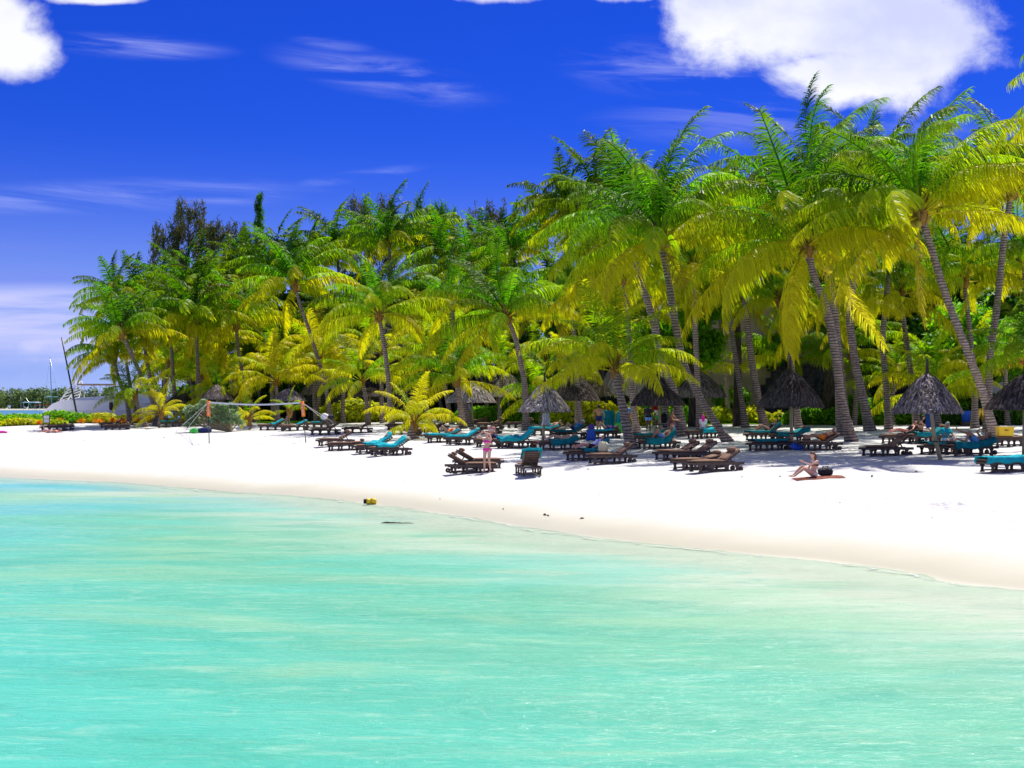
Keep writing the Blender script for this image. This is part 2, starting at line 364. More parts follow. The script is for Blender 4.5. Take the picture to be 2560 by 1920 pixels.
def G(px, py):
    """ground point seen at a photo pixel"""
    xs = (px - 1280) / F * _Ys; zr = CAMH - (py - HZ) / F * _Ys
    k = np.argmax(zr <= ground(xs, _Ys))
    if zr[k] > ground(xs[k:k + 1], _Ys[k:k + 1])[0]: k = len(_Ys) - 1
    return Vector((xs[k], _Ys[k], gz(xs[k], _Ys[k])))
def at(px, py, Y): return Vector(((px - 1280) / F * Y, Y, CAMH + (HZ - py) / F * Y))
def onground(px, Y): x = (px - 1280) / F * Y; return Vector((x, Y, gz(x, Y)))

def spaced(parts):
    out = []
    for a, b, st in parts: out += list(np.arange(a, b, st))
    return np.array(out + [parts[-1][1]])
gx = spaced([(-6000, -800, 400), (-800, -160, 40), (-160, -60, 4), (-60, 45, 0.55), (45, 100, 4), (100, 700, 40), (700, 6000, 400)])
gy = spaced([(-700, -50, 50), (-50, 8, 4), (8, 110, 0.4), (110, 200, 3), (200, 800, 40), (800, 7000, 400)])
def sheet(name, zf, mat, attr=True):
    X, Y_ = np.meshgrid(gx, gy); d = shore(X, Y_); Z = zf(X, Y_, d)
    nx, ny = len(gx), len(gy)
    me = bpy.data.meshes.new(name); me.vertices.add(nx * ny)
    me.vertices.foreach_set('co', np.stack([X, Y_, Z], -1).astype(np.float32).ravel())
    i = np.arange(nx * ny).reshape(ny, nx); q = np.stack([i[:-1, :-1], i[:-1, 1:], i[1:, 1:], i[1:, :-1]], -1).reshape(-1, 4)
    me.loops.add(q.size); me.loops.foreach_set('vertex_index', q.astype(np.int32).ravel())
    me.polygons.add(len(q)); me.polygons.foreach_set('loop_start', np.arange(0, q.size, 4, dtype=np.int32))
    me.polygons.foreach_set('loop_total', np.full(len(q), 4, dtype=np.int32)); me.polygons.foreach_set('use_smooth', np.ones(len(q), bool))
    a = me.attributes.new('shore', 'FLOAT', 'POINT'); a.data.foreach_set('value', d.astype(np.float32).ravel())
    me.materials.append(mat); me.update(calc_edges=True); return tag(link(name, me), kind='structure')

# sand
m, T = material('coral sand'); at_ = T.node('ShaderNodeAttribute', attribute_name='shore'); d_ = at_.outputs['Fac']
P = T.tc.outputs['Object']
n1_ = T.noise(P, 0.35, 5, 0.6); n2_ = T.noise(P, 3.0, 6, 0.65); n3_ = T.noise(P, 45.0, 3, 0.6)
dd = T.m('ADD', d_, T.m('MULTIPLY', T.m('SUBTRACT', n1_, 0.5), 1.6))
dry = T.mix(T.ss(n2_, 0.3, 0.7), (0.53, 0.515, 0.49), (0.61, 0.60, 0.585))
dry = T.mix(T.ss(n3_, 0.62, 0.75), dry, (0.52, 0.47, 0.42))
damp = (0.515, 0.495, 0.40); wet = (0.45, 0.425, 0.32)
col = T.mix(T.ss(dd, 0.4, 2.6), wet, damp); col = T.mix(T.ss(dd, 1.2, 3.8), col, dry)
col = T.mix(T.ss(d_, 0.15, -0.5), col, (0.62, 0.60, 0.48))
soil = T.mix(T.ss(n2_, 0.3, 0.7), (0.16, 0.12, 0.09), (0.33, 0.27, 0.21))
col = T.mix(T.ss(T.m('ADD', dd, T.m('MULTIPLY', n1_, 12.0)), 62.0, 82.0), col, soil)
vor = T.node('ShaderNodeTexVoronoi'); T.put(vor.inputs['Vector'], P); vor.inputs['Scale'].default_value = 2.6
hgt = T.m('ADD', T.m('MULTIPLY', T.ss(vor.outputs['Distance'], 0.0, 0.45), 0.6), T.m('ADD', T.m('MULTIPLY', n2_, 0.9), T.m('MULTIPLY', n3_, 0.12)))
hgt = T.m('MULTIPLY', hgt, T.ss(dd, 2.0, 7.0, 0.06, 1.0))
p = principled(T, col, T.ss(dd, 0.0, 3.0, 0.45, 0.95), 0.25, hgt, 0.8, 0.08); T.l.new(p.outputs[0], T.out.inputs[0]); M['sand'] = m
sheet('ground', lambda X, Y_, d: ground(X, Y_), M['sand'])

# water
m, T = material('lagoon water'); at_ = T.node('ShaderNodeAttribute', attribute_name='shore'); d_ = T.m('MULTIPLY', at_.outputs['Fac'], -1.0)
P = T.tc.outputs['Object']; px_, py_, pz_ = T.sep(P)
big = T.noise(T.vm('MULTIPLY', P, (0.05, 0.09, 1)), 1.0, 4, 0.55, 0.6)
mid = T.noise(T.vm('MULTIPLY', P, (0.22, 0.75, 1)), 1.0, 5, 0.6, 0.8)
fine = T.noise(T.vm('MULTIPLY', P, (0.8, 2.6, 1)), 1.0, 6, 0.72, 0.5)
rip = T.noise(T.vm('MULTIPLY', P, (2.4, 7.0, 1)), 1.0, 4, 0.65, 0.6)
dn = T.m('ADD', d_, T.m('MULTIPLY', T.m('SUBTRACT', mid, 0.5), 7.0)); dn = T.m('ADD', dn, T.m('MULTIPLY', T.m('SUBTRACT', big, 0.5), 8.0))
shal = (0.50, 0.54, 0.42); green_ = (0.14, 0.42, 0.27); turq = (0.072, 0.45, 0.345); blue_ = (0.12, 0.40, 0.44)
col = T.mix(T.ss(dn, 0.5, 9.5), shal, green_)
col = T.mix(T.ss(dn, 7.0, 22.0), col, turq)
col = T.mix(T.m('MULTIPLY', T.ss(T.m('SUBTRACT', py_, T.m('MULTIPLY', px_, 2.0)), 42.0, 95.0), T.ss(big, 0.35, 0.6)), col, blue_)
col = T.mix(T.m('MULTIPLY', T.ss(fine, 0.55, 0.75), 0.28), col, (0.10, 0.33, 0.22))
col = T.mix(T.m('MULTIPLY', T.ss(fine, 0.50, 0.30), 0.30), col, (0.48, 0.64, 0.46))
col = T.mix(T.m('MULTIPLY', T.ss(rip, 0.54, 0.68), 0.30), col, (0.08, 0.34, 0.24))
col = T.mix(T.m('MULTIPLY', T.ss(rip, 0.44, 0.32), 0.24), col, (0.34, 0.66, 0.50))  # pale ripple highlights, mixed into the water colour
painted_glint = T.m('MULTIPLY', T.ss(T.m('ABSOLUTE', T.m('SUBTRACT', fine, 0.56)), 0.012, 0.0), T.ss(rip, 0.45, 0.55))  # thin pale wave reflections, painted into the colour below
col = T.mix(T.m('MULTIPLY', painted_glint, 0.16), col, (0.62, 0.72, 0.56))
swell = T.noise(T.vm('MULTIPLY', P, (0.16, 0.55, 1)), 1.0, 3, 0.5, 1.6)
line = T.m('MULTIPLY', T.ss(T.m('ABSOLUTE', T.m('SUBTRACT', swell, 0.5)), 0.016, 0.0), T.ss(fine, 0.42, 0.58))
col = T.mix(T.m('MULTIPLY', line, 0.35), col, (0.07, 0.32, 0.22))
glint_line = T.m('MULTIPLY', T.ss(T.m('ABSOLUTE', T.m('SUBTRACT', swell, 0.56)), 0.012, 0.0), T.ss(rip, 0.46, 0.56))  # pale reflection streaks along the swell, also painted as colour
col = T.mix(T.m('MULTIPLY', glint_line, 0.18), col, (0.62, 0.68, 0.50))
pt1 = T.noise(T.vm('MULTIPLY', P, (0.07, 0.20, 1)), 1.0, 5, 0.6, 1.2); pt2 = T.noise(T.vm('MULTIPLY', P, (0.11, 0.33, 1)), 1.0, 4, 0.6, 1.5)
col = T.mix(T.m('MULTIPLY', T.ss(pt1, 0.50, 0.64), 0.50), col, (0.27, 0.48, 0.29))
col = T.mix(T.m('MULTIPLY', T.ss(pt2, 0.54, 0.70), 0.45), col, (0.05, 0.34, 0.25))
col = T.mix(T.m('MULTIPLY', T.ss(pt1, 0.46, 0.34), 0.35), col, (0.08, 0.48, 0.38))
edge = T.m('ADD', d_, T.m('MULTIPLY', T.m('SUBTRACT', mid, 0.5), 1.4))
foam = T.m('MULTIPLY', T.ss(T.m('ABSOLUTE', T.m('SUBTRACT', edge, 0.28)), 0.10, 0.0), T.ss(rip, 0.40, 0.55))
foam = T.m('MAXIMUM', foam, T.m('MULTIPLY', T.m('MULTIPLY', T.ss(T.m('ABSOLUTE', T.m('SUBTRACT', edge, 1.5)), 0.12, 0.0), T.ss(fine, 0.50, 0.62)), 0.6))
col = T.mix(foam, col, (0.80, 0.80, 0.78))
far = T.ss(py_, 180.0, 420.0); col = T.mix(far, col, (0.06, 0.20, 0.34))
hgt = T.m('ADD', T.m('MULTIPLY', rip, 0.5), fine)
hgt = T.m('ADD', hgt, T.m('MULTIPLY', T.noise(T.vm('MULTIPLY', P, (5.0, 13.0, 1)), 1.0, 3, 0.6), 0.22))
b = T.node('ShaderNodeBump'); b.inputs['Strength'].default_value = 0.8; b.inputs['Distance'].default_value = 0.09; T.put(b.inputs['Height'], hgt)
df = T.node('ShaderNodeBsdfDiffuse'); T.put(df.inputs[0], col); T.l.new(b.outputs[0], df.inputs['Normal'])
tr = T.node('ShaderNodeBsdfTransparent'); T.put(tr.inputs[0], (0.86, 0.97, 0.93, 1))
mx = T.node('ShaderNodeMixShader'); T.put(mx.inputs[0], T.ss(T.m('ADD', d_, T.m('MULTIPLY', T.m('SUBTRACT', mid, 0.5), 2.6)), -0.2, 4.0, 0.0, 1.0) if False else T.m('MAXIMUM', T.m('MULTIPLY', foam, 0.8), T.ss(edge, -0.2, 4.0, 0.0, 1.0))); T.l.new(tr.outputs[0], mx.inputs[1]); T.l.new(df.outputs[0], mx.inputs[2])
gl = T.node('ShaderNodeBsdfGlossy'); gl.inputs['Roughness'].default_value = 0.12; T.l.new(b.outputs[0], gl.inputs['Normal'])
fr = T.node('ShaderNodeFresnel'); fr.inputs[0].default_value = 1.33; T.l.new(b.outputs[0], fr.inputs['Normal'])
m2 = T.node('ShaderNodeMixShader'); T.put(m2.inputs[0], T.m('MULTIPLY', T.m('MINIMUM', fr.outputs[0], 0.5), 0.58)); T.l.new(mx.outputs[0], m2.inputs[1]); T.l.new(gl.outputs[0], m2.inputs[2])
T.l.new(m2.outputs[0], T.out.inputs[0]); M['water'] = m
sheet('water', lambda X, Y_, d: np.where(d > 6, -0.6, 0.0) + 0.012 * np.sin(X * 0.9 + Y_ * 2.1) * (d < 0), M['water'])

# ------------------------------------------------------------------ palms
def frond_mesh(name, e, droop, seed, nleaf=88, leaf=1.2, hang=0.55, L=5.6, bare=0.17, side_bend=0.0, wid=0.023, ragged=0.0):
    r_ = random.Random(seed); N = 12; P_ = []; th = []
    p = Vector((0, 0, 0))
    for i in range(N + 1):
        s_ = i / N; a = R(e - droop * s_ ** 1.35); th.append(a); P_.append(p.copy())
        p = p + Vector((math.cos(a), side_bend * s_ * 0.5, math.sin(a))) * (L / N)
    def pos(s_):
        f = min(s_ * N, N - 1e-6); i = int(f); return P_[i].lerp(P_[i + 1], f - i), th[i] + (th[i + 1] - th[i]) * (f - i)
    V = []; A = []
    def quad(a, b, c, d, at4): V.append((a, b, c, d)); A.append(at4)
    # midrib
    for i in range(N):
        s0, s1 = i / N, (i + 1) / N
        w0, w1 = 0.055 * (1 - s0) ** 0.8 + 0.008, 0.055 * (1 - s1) ** 0.8 + 0.008
        a, b = P_[i], P_[i + 1]
        for (o0, o1) in (((0, 1, 0), (0, 0, -1)), ((0, 0, -1), (0, -1, 0)), ((0, -1, 0), (0, 1, 0))):
            quad(a + Vector(o0) * w0, a + Vector(o1) * w0, b + Vector(o1) * w1, b + Vector(o0) * w1, [(0.9, .2, 1)] * 4)
    for i in range(nleaf):
        s0 = bare + (0.995 - bare) * (i / (nleaf - 1))
        q = (s0 - bare) / (1 - bare)
        prof = (0.45 + 0.55 * min(1, q / 0.25)) * (1 - 0.68 * max(0, (q - 0.35) / 0.65) ** 1.4)
        for sd in (-1, 1):
            if r_.random() < ragged: continue
            s_ = min(0.998, s0 + r_.uniform(-0.006, 0.006)); c_, a = pos(s_)
            T_ = Vector((math.cos(a), 0, math.sin(a))); U_ = Vector((-math.sin(a), 0, math.cos(a)))
            fw = (0.42 if e > 60 else 0.30) + (0.75 if e > 60 else 0.6) * q + r_.uniform(-.14, .14) + .22 * math.sin(i * .55 + seed * sd) * math.sin(i * .21 + seed)
            d = (Vector((0, sd, 0)) + T_ * fw + U_ * ((0.22 if e > 60 else 0.10) + r_.uniform(-.18, .18))).normalized()
            ln = leaf * prof * r_.uniform(0.85, 1.1); rv = r_.random()
            wv = (T_ - d * T_.dot(d)).normalized(); wv = (wv + d.cross(wv) * r_.uniform(-.9, .9)).normalized()
            pts = [c_]; dirs = d.copy(); K = 3
            hg = hang * r_.uniform(0.7, 1.3)
            for k in range(K):
                dirs = (dirs + Vector((0, 0, -1)) * hg * (0.35 + 0.45 * k)).normalized(); pts.append(pts[-1] + dirs * ln / K)
            ws = [wid * 0.8, wid * 1.1, wid * 0.8, wid * 0.10]
            for k in range(K):
                quad(pts[k] - wv * ws[k], pts[k] + wv * ws[k], pts[k + 1] + wv * ws[k + 1], pts[k + 1] - wv * ws[k + 1],
                     [(s_, k / K, rv), (s_, k / K, rv), (s_, (k + 1) / K, rv), (s_, (k + 1) / K, rv)])
    return quads_mesh(name, np.array([[tuple(p) for p in qd] for qd in V]), M['frond'], np.array(A))
FC = [(80, 54, .5), (67, 78, .8), (53, 94, 1.3), (39, 96, 1.6), (24, 86, 1.9), (8, 70, 2.1), (-12, 52, 2.0), (-62, 18, .5)]
FR = [[frond_mesh('frond', e + dv, dr * f_, 100 + k * 10 + j, hang=hg, side_bend=sb, ragged=0.12 if k >= 6 else 0.02)
       for j, (dv, f_, sb) in enumerate(((0, 1, .10), (5, .8, -.12), (-6, 1.15, .0)))] for k, (e, dr, hg) in enumerate(FC)]
FD = [[frond_mesh('frond', e + dv, dr * f_, 500 + k * 10 + j, nleaf=46, wid=.048, hang=hg, side_bend=sb)
       for j, (dv, f_, sb) in enumerate(((0, 1, .10), (4, .85, -.12)))] for k, (e, dr, hg) in enumerate(FC)]
FY = [[frond_mesh('frond', e, dr, 300 + k * 10 + j, nleaf=66, leaf=1.2, hang=hg, L=5.6, bare=0.22, side_bend=sb, wid=0.028)
       for j, (sb) in enumerate((.1, -.12))] for k, (e, dr, hg) in enumerate([(80, 40, .4), (66, 72, .7), (50, 92, 1.1), (34, 90, 1.4), (16, 70, 1.6)])]
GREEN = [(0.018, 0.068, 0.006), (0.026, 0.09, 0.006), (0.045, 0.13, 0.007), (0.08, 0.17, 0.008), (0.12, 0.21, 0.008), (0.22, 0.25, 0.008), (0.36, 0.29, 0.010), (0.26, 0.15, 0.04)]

def trunk_obj(pts, r0, parent, rb=1.7, mat=None):
    """tapered trunk with leaf-scar rings; pts in parent space"""
    P_ = catmull([tuple(p) for p in pts], 8); P_ = [Vector(p) for p in P_]
    cum = [0.0]
    for a, b in zip(P_, P_[1:]): cum.append(cum[-1] + (b - a).length)
    Lt = cum[-1]; st = 0.15; nr = max(4, int(Lt / st)); vs_ = []; ring = []; n = 9
    j = 0; rr = []
    fr = []
    for i in range(nr + 1):
        s_ = Lt * i / nr
        while j < len(cum) - 2 and cum[j + 1] < s_: j += 1
        t = (s_ - cum[j]) / max(1e-6, cum[j + 1] - cum[j]); fr.append((P_[j].lerp(P_[j + 1], min(1, t)), s_))
    for i, (p, s_) in enumerate(fr):
        base_ = r0 * (1.0 - 0.30 * s_ / Lt) * (1 + (rb - 1) * math.exp(-s_ / 0.75))
        for e_, k_ in ((0.0, 1.05), (0.62, 0.97)):
            if i == nr and e_ > 0: break
            q = p.lerp(fr[min(i + 1, nr)][0], e_)
            wob = rnd.uniform(0.97, 1.03)
            for k in range(n):
                a = 2 * math.pi * k / n
                vs_.append(q + Vector((math.cos(a), math.sin(a), 0.12 * math.sin(a * 1 + i))) * base_ * k_ * wob); ring.append(1.0 if e_ == 0 else 0.35)
    m_ = len(vs_) // n
    fs = [(i * n + k, i * n + (k + 1) % n, (i + 1) * n + (k + 1) % n, (i + 1) * n + k) for i in range(m_ - 1) for k in range(n)]
    me = bpy.data.meshes.new('trunk'); me.from_pydata(vs_, [], fs); me.polygons.foreach_set('use_smooth', [True] * len(fs))
    a = me.attributes.new('ring', 'FLOAT', 'POINT'); a.data.foreach_set('value', ring)
    me.materials.append(mat or M['trunk']); return link('trunk', me, parent)

boot = MB()
for i in range(14):
    a = i * 2.4; z0 = -0.55 + i * 0.055
    boot.tube([(0.12 * math.cos(a), 0.12 * math.sin(a), z0), (0.26 * math.cos(a), 0.26 * math.sin(a), z0 + 0.3), (0.34 * math.cos(a), 0.34 * math.sin(a), z0 + 0.75)], [0.10, 0.075, 0.035], 5)
boot.ball((0, 0, -0.1), 0.30, 9, 6, (1, 1, 1.7))
BOOT = boot.mesh('leaf_base', M['fibre'])
nut = MB(); nut.ball((0, 0, 0), 0.14, 8, 6, (1, 1, 1.2)); NUT = nut.mesh('coconut', M['coconut'])

def palm(pts, Y, label, L=5.6, n=26, yellow=0.5, r0=0.20, tilt=(-15, 4), young=False, nuts=0, group=None, dead=1, seed=None, dark=1.0, hang=0, lean=None, name='coconut_palm'):
    """pts: photo pixels of the trunk from its foot to the crown, all at distance Y"""
    r_ = random.Random(seed if seed is not None else int(pts[-1][0] * 7 + pts[-1][1]))
    if lean is None: lean = 0.0 if young or group else -4.0
    foot = at(*pts[0], Y); foot.z = gz(foot.x, Y) - 0.05
    W3 = [foot]
    for i, q in enumerate(pts[1:]): 
        W3.append(at(*q, Y + lean * (i + 1) / (len(pts) - 1)))
    root = empty(name, foot, label, 'palm tree', group)
    loc = [p - foot for p in W3]; top = loc[-1]
    if len(pts) > 1 and top.length > 0.5: trunk_obj(loc if len(loc) > 2 else [loc[0], loc[0].lerp(loc[1], .5) + Vector((rnd.uniform(-.3, .3), 0, 0)), loc[1]], r0, root, 1.6 if not young else 1.25)
    Mt = Matrix.Rotation(R(tilt[0]), 3, 'Y') @ Matrix.Rotation(R(tilt[1]), 3, 'X')
    b = link('leaf_base', BOOT, root); b.location = top; b.scale = (1, 1, 1) if not young else (.7, .7, .8)
    bank = FY if young else (FD if Y > 100 else FR)
    cnt = [3, 5, 7, 7, 7, 4, dead, dead - 1 if dead else 0] if not young else [2, 3, 5, 4, 3]
    tot = sum(cnt); kk = 0; az0 = r_.uniform(0, 6.28)
    for cls, c_ in enumerate(cnt):
        c_ = max(1, round(c_ * n / tot)) if c_ else 0
        for j in range(c_):
            kk += 1; az = az0 + kk * 2.39996 + r_.uniform(-.25, .25)
            o = link('frond', r_.choice(bank[cls]), root)
            s_ = L / 5.2 * r_.uniform(0.86, 1.10) * (0.8 if cls == 7 and not young else 1)
            Rm = Mt @ Matrix.Rotation(az, 3, 'Z') @ Matrix.Rotation(R(r_.uniform(-14, 14)), 3, 'X')
            o.rotation_euler = Rm.to_euler(); o.scale = (s_, s_, s_); o.location = top + Vector((0, 0, 0.05 * (3 - cls)))
            ci = min(len(GREEN) - 1, cls + (1 if young else 0))
            if not young and cls in (3, 4, 5) and r_.random() < yellow: ci = min(6, ci + 1)
            if young and r_.random() < yellow: ci = 6 if yellow > .8 and r_.random() < .6 else min(5, ci + 2)
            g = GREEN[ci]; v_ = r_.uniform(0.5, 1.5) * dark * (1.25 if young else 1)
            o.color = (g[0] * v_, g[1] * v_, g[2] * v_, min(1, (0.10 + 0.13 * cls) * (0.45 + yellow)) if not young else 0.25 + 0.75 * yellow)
    for k in range(nuts):
        a = k * 2.1; o = link('coconut', NUT, root); o.location = top + Vector((.36 * math.cos(a), .36 * math.sin(a), -.30 - .12 * (k % 3)))
    return root

# --- palms one can follow from foot to crown in the photograph
palm([(390, 1067), (384, 1010), (347, 925), (303, 833)], 112, 'tall palm at the left end of the grove leaning over the boat', L=4.8, yellow=.3, nuts=4, tilt=(-10, 0), r0=.22)
palm([(396, 1062), (385, 1000), (368, 905), (355, 826)], 118, 'palm standing just behind the leftmost leaning palm, crown higher and darker', L=5.2, yellow=.3)
palm([(326, 1063), (316, 1000), (296, 945), (284, 893)], 116, 'shorter leftmost palm with drooping fronds before the tan boat canopy', L=4.0, yellow=.5)
palm([(366, 1069), (350, 1030), (338, 992)], 108, 'small bright green young palm in front of the white yacht', L=3.7, n=15, young=True, yellow=.12, r0=.22)
palm([(439, 1060), (434, 950), (425, 832)], 124, 'straight grey-trunked palm above the leftmost thatched parasol', L=5.4, yellow=.5)
palm([(497, 1062), (496, 960), (493, 880), (488, 790)], 120, 'slim upright palm with a boldly ringed pale trunk', L=5.6, yellow=.4, r0=.2)
palm([(640, 1052), (615, 965), (597, 885), (590, 812)], 122, 'palm with reddish leaning trunk above the second dark parasol', L=5.6, yellow=.55, nuts=3)
palm([(590, 1050), (575, 935), (560, 880), (545, 850)], 128, 'palm with short ringed trunk seen left of the reddish-trunked palm', L=5.0, yellow=.6)
palm([(829, 1058), (812, 960), (779, 845), (750, 760), (736, 712)], 114, 'tall slender palm leaning left over the net with upswept crown', L=5.7, yellow=.35, nuts=4, tilt=(-14, 0), r0=.2)
palm([(981, 1080), (974, 1000), (968, 922), (958, 850), (947, 785)], 95, 'upright palm rising behind the small yellow palm, wide lime crown', L=5.4, yellow=.5, nuts=6, tilt=(-6, -4), r0=.2)
palm([(1315, 1083), (1312, 970), (1301, 905), (1288, 845), (1267, 790)], 90, 'leaning palm right of the pale thatched parasol with heavy drooping crown', L=5.8, yellow=.45, nuts=5, r0=.22)
palm([(1157, 1078), (1150, 1010), (1140, 948)], 96, 'short palm with rough brown boots beside the light grey parasol', L=4.6, n=20, yellow=.5, r0=.24)
palm([(1821, 1117), (1756, 1005), (1728, 950), (1706, 900), (1685, 790), (1672, 706), (1651, 597)], 68, 'tallest central palm, orange-collared crown, trunk curving to the brown loungers', L=5.9, n=32, yellow=.45, nuts=8, tilt=(-19, 2), r0=.22, dead=2)
palm([(1708, 1099), (1688, 990), (1656, 910), (1630, 791), (1600, 700), (1575, 605)], 76, 'thick ringed palm bending left just behind the tallest central palm', L=5.9, n=30, yellow=.6, nuts=6, r0=.26)
palm([(1750, 1065), (1746, 980), (1740, 880), (1733, 664)], 84, 'straight dark-trunked palm directly right of the tallest central palm', L=5.8, yellow=.4)
palm([(1592, 1092), (1582, 1000), (1574, 860), (1560, 690)], 82, 'straight slim palm trunk rising behind the hanging green towels', L=5.4, yellow=.5)
palm([(1588, 1137), (1572, 1095), (1555, 1010), (1536, 925)], 63, 'mid-height palm with dark fan-like crown and orange lower fronds over the parasols', L=4.4, n=20, young=True, yellow=.5, tilt=(-4, 4), r0=.24, dark=1.1)
palm([(2130, 1121), (2104, 1000), (2091, 902), (2067, 775), (2035, 690), (2016, 612)], 66, 'big palm with long golden drooping fronds right of the dark central parasol', L=6.4, n=34, yellow=.85, nuts=4, tilt=(-16, -4), r0=.24, dead=2, lean=-6)
palm([(2103, 1103), (2098, 990), (2094, 860), (2070, 640), (2042, 480)], 74, 'very tall palm whose crown tops the grove beneath the big cloud', L=6.0, n=30, yellow=.25, nuts=5, tilt=(-17, 0), r0=.23)
palm([(2176, 1078), (2154, 980), (2134, 880), (2126, 760), (2160, 580), (2205, 470)], 82, 'tall palm with stout swollen foot, crown dark against the right of the cloud', L=5.9, n=28, yellow=.35, r0=.27, nuts=5)
palm([(2222, 1072), (2215, 960), (2208, 830), (2230, 640), (2262, 520)], 86, 'dark slim palm trunk between the swollen-footed palm and the right parasol', L=5.6, yellow=.5)
palm([(2492, 1142), (2458, 984), (2423, 890), (2368, 747), (2328, 620), (2300, 530)], 62, 'long pale trunk palm slanting left above the right-hand parasol, fruit in its crown', L=6.1, n=32, yellow=.7, nuts=9, tilt=(-18, -6), r0=.21, dead=2, lean=-6)
palm([(2470, 1062), (2475, 900), (2492, 772), (2510, 600), (2530, 475)], 78, 'tall palm at the right edge with broad curtain-like fronds against the sky', L=5.6, n=32, yellow=.6, nuts=4, tilt=(-8, -4), r0=.23)
palm([(3000, 1150), (2980, 800), (2910, 330), (2890, 190)], 56, 'palm beyond the right edge, only green frond tips showing near the top', L=6.2, n=28, yellow=.3)
palm([(1912, 1067), (1898, 1005), (1879, 901), (1866, 780), (1852, 650)], 92, 'palm with a curved ringed trunk before the cream hotel wall', L=5.6, yellow=.4, r0=.26, nuts=3)
palm([(1822, 1045), (1812, 928), (1800, 800), (1790, 700)], 104, 'shaded palm trunk in front of the black stone hotel wall', L=5.4, yellow=.4, dark=.8)
palm([(1041, 1106), (1036, 1062)], 78, 'small golden palm with almost no trunk standing alone on the open sand', L=2.95, n=15, young=True, yellow=.95, r0=.22, tilt=(-3, -8))
palm([(2352, 1068), (2345, 985)], 84, 'bushy yellow and lime young palm behind the right-hand parasol', L=4.5, n=18, young=True, yellow=.55, tilt=(-4, -6), r0=.2)
palm([(1990, 1062), (1976, 905)], 96, 'bright green young palm with wide spreading fronds behind the dark central parasol', L=5.2, n=16, young=True, yellow=.1, tilt=(4, -4), r0=.2)
palm([(920, 1060), (906, 955)], 108, 'young palm with ochre lower frond left of the upright lime palm', L=4.6, n=17, young=True, yellow=.3)
palm([(696, 1052), (690, 955)], 112, 'brilliant yellow young palm above the parasol behind the net', L=4.4, n=16, young=True, yellow=.95)
palm([(790, 1050), (800, 900)], 118, 'golden young palm crown right of the net, half hidden by the slender leaning trunk', L=4.8, n=16, young=True, yellow=.85)
palm([(1378, 1050), (1368, 985)], 100, 'vivid lime young palm fanning up behind the front centre parasol', L=4.4, n=14, young=True, yellow=.15)
palm([(1130, 1040), (1108, 870)], 108, 'yellow-green mid-size palm above the light grey parasol', L=5.0, n=18, young=True, yellow=.7)
palm([(718, 1076), (724, 1030)], 100, 'tiny fan-like lime palm sprout standing by the right net pole', L=1.9, n=8, young=True, yellow=.4, r0=.1)
palm([(621, 1077), (621, 1050)], 98, 'little ochre palm beside the grey-green beach bush', L=2.2, n=11, young=True, yellow=.9, r0=.1)
palm([(560, 1052), (552, 985)], 114, 'lime young palm between the two dark left parasols', L=3.9, n=14, young=True, yellow=.5)
palm([(400, 1062), (403, 1035)], 106, 'squat golden palm at the foot of the leftmost leaning trunks', L=2.4, n=14, young=True, yellow=1.0, r0=.1)
palm([(2330, 1048), (2420, 925)], 100, 'shaded green palm in front of the garden hedge at the right', L=4.6, n=16, young=True, yellow=.2, dark=.8)
palm([(2600, 1080), (2590, 900)], 72, 'dark low palm reaching in from the right edge behind the last parasol', L=4.0, n=16, young=True, yellow=.05, dark=.6)

# --- the grove behind: crowns that fill the skyline
SKY = [(180, 800), (260, 740), (300, 710), (430, 680), (560, 670), (650, 640), (760, 620), (900, 570), (1000, 575), (1150, 610), (1300, 565), (1420, 500), (1520, 450), (1640, 480), (1760, 520), (1900, 470), (2000, 420), (2150, 430), (2300, 470), (2450, 440), (2600, 400)]
def skyl(px): return float(np.interp(px, [a for a, b in SKY], [b for a, b in SKY]))
rb_ = random.Random(41)
GR = 'unremarkable palms filling the grove behind the front row'
fill = []
px = 300
while px < 2600:
    far_ = np.interp(px, [250, 900, 1500, 2600], [136, 130, 112, 108])
    fill.append((px + rb_.uniform(-14, 14), skyl(px) + rb_.uniform(25, 70), far_ + rb_.uniform(4, 14), .3))
    if int(px) % 2: fill.append((px + 30 + rb_.uniform(-14, 14), skyl(px) + rb_.uniform(130, 250), far_ + rb_.uniform(-6, 6), .55))
    px += np.interp(px, [250, 900, 2600], [52, 60, 84])
px = 420
while px < 2600:
    if not 1770 < px < 2110: fill.append((px, rb_.uniform(880, 950), np.interp(px, [250, 900, 1500, 2600], [128, 116, 100, 94]), -1))
    px += rb_.uniform(75, 120)
MARKS = [(310, 'the leftmost leaning palm'), (400, 'the two-pole parasol'), (470, 'the slim ringed palm'), (545, 'the bush-hidden parasol'), (600, 'the reddish-trunked palm'), (660, 'the middle of the net tape'), (722, 'the parasol by the net'), (790, 'the slender leaning palm'), (860, 'the bare open-sand loungers'), (940, 'the upright lime palm'), (1035, 'the lone golden palm'), (1100, 'the knees-up sunbather'), (1180, 'the light grey parasol'), (1270, 'the pale straw parasol'), (1360, 'the front centre parasol'), (1440, 'the broad black-brown parasol'), (1540, 'the hanging green towels'), (1650, 'the tallest central palm'), (1745, 'the straight dark trunk'), (1850, 'the black stone wall'), (1915, 'the cream hotel wall'), (1976, 'the very dark parasol'), (2050, 'the orange-shorts sunbather'), (2130, 'the big golden-fronded palm'), (2200, 'the swollen-footed palm'), (2320, 'the leaning-poled parasol'), (2415, 'the blue bin'), (2490, 'the yellow crate'), (2570, 'the last parasol at the right edge')]
used_marks = set()
def marked(kind_, px, fallback):
    for d, q in sorted((abs(p - px), q) for p, q in MARKS):
        if d < 130 and (kind_, q) not in used_marks:
            used_marks.add((kind_, q)); return kind_ + ' behind ' + q
    return fallback
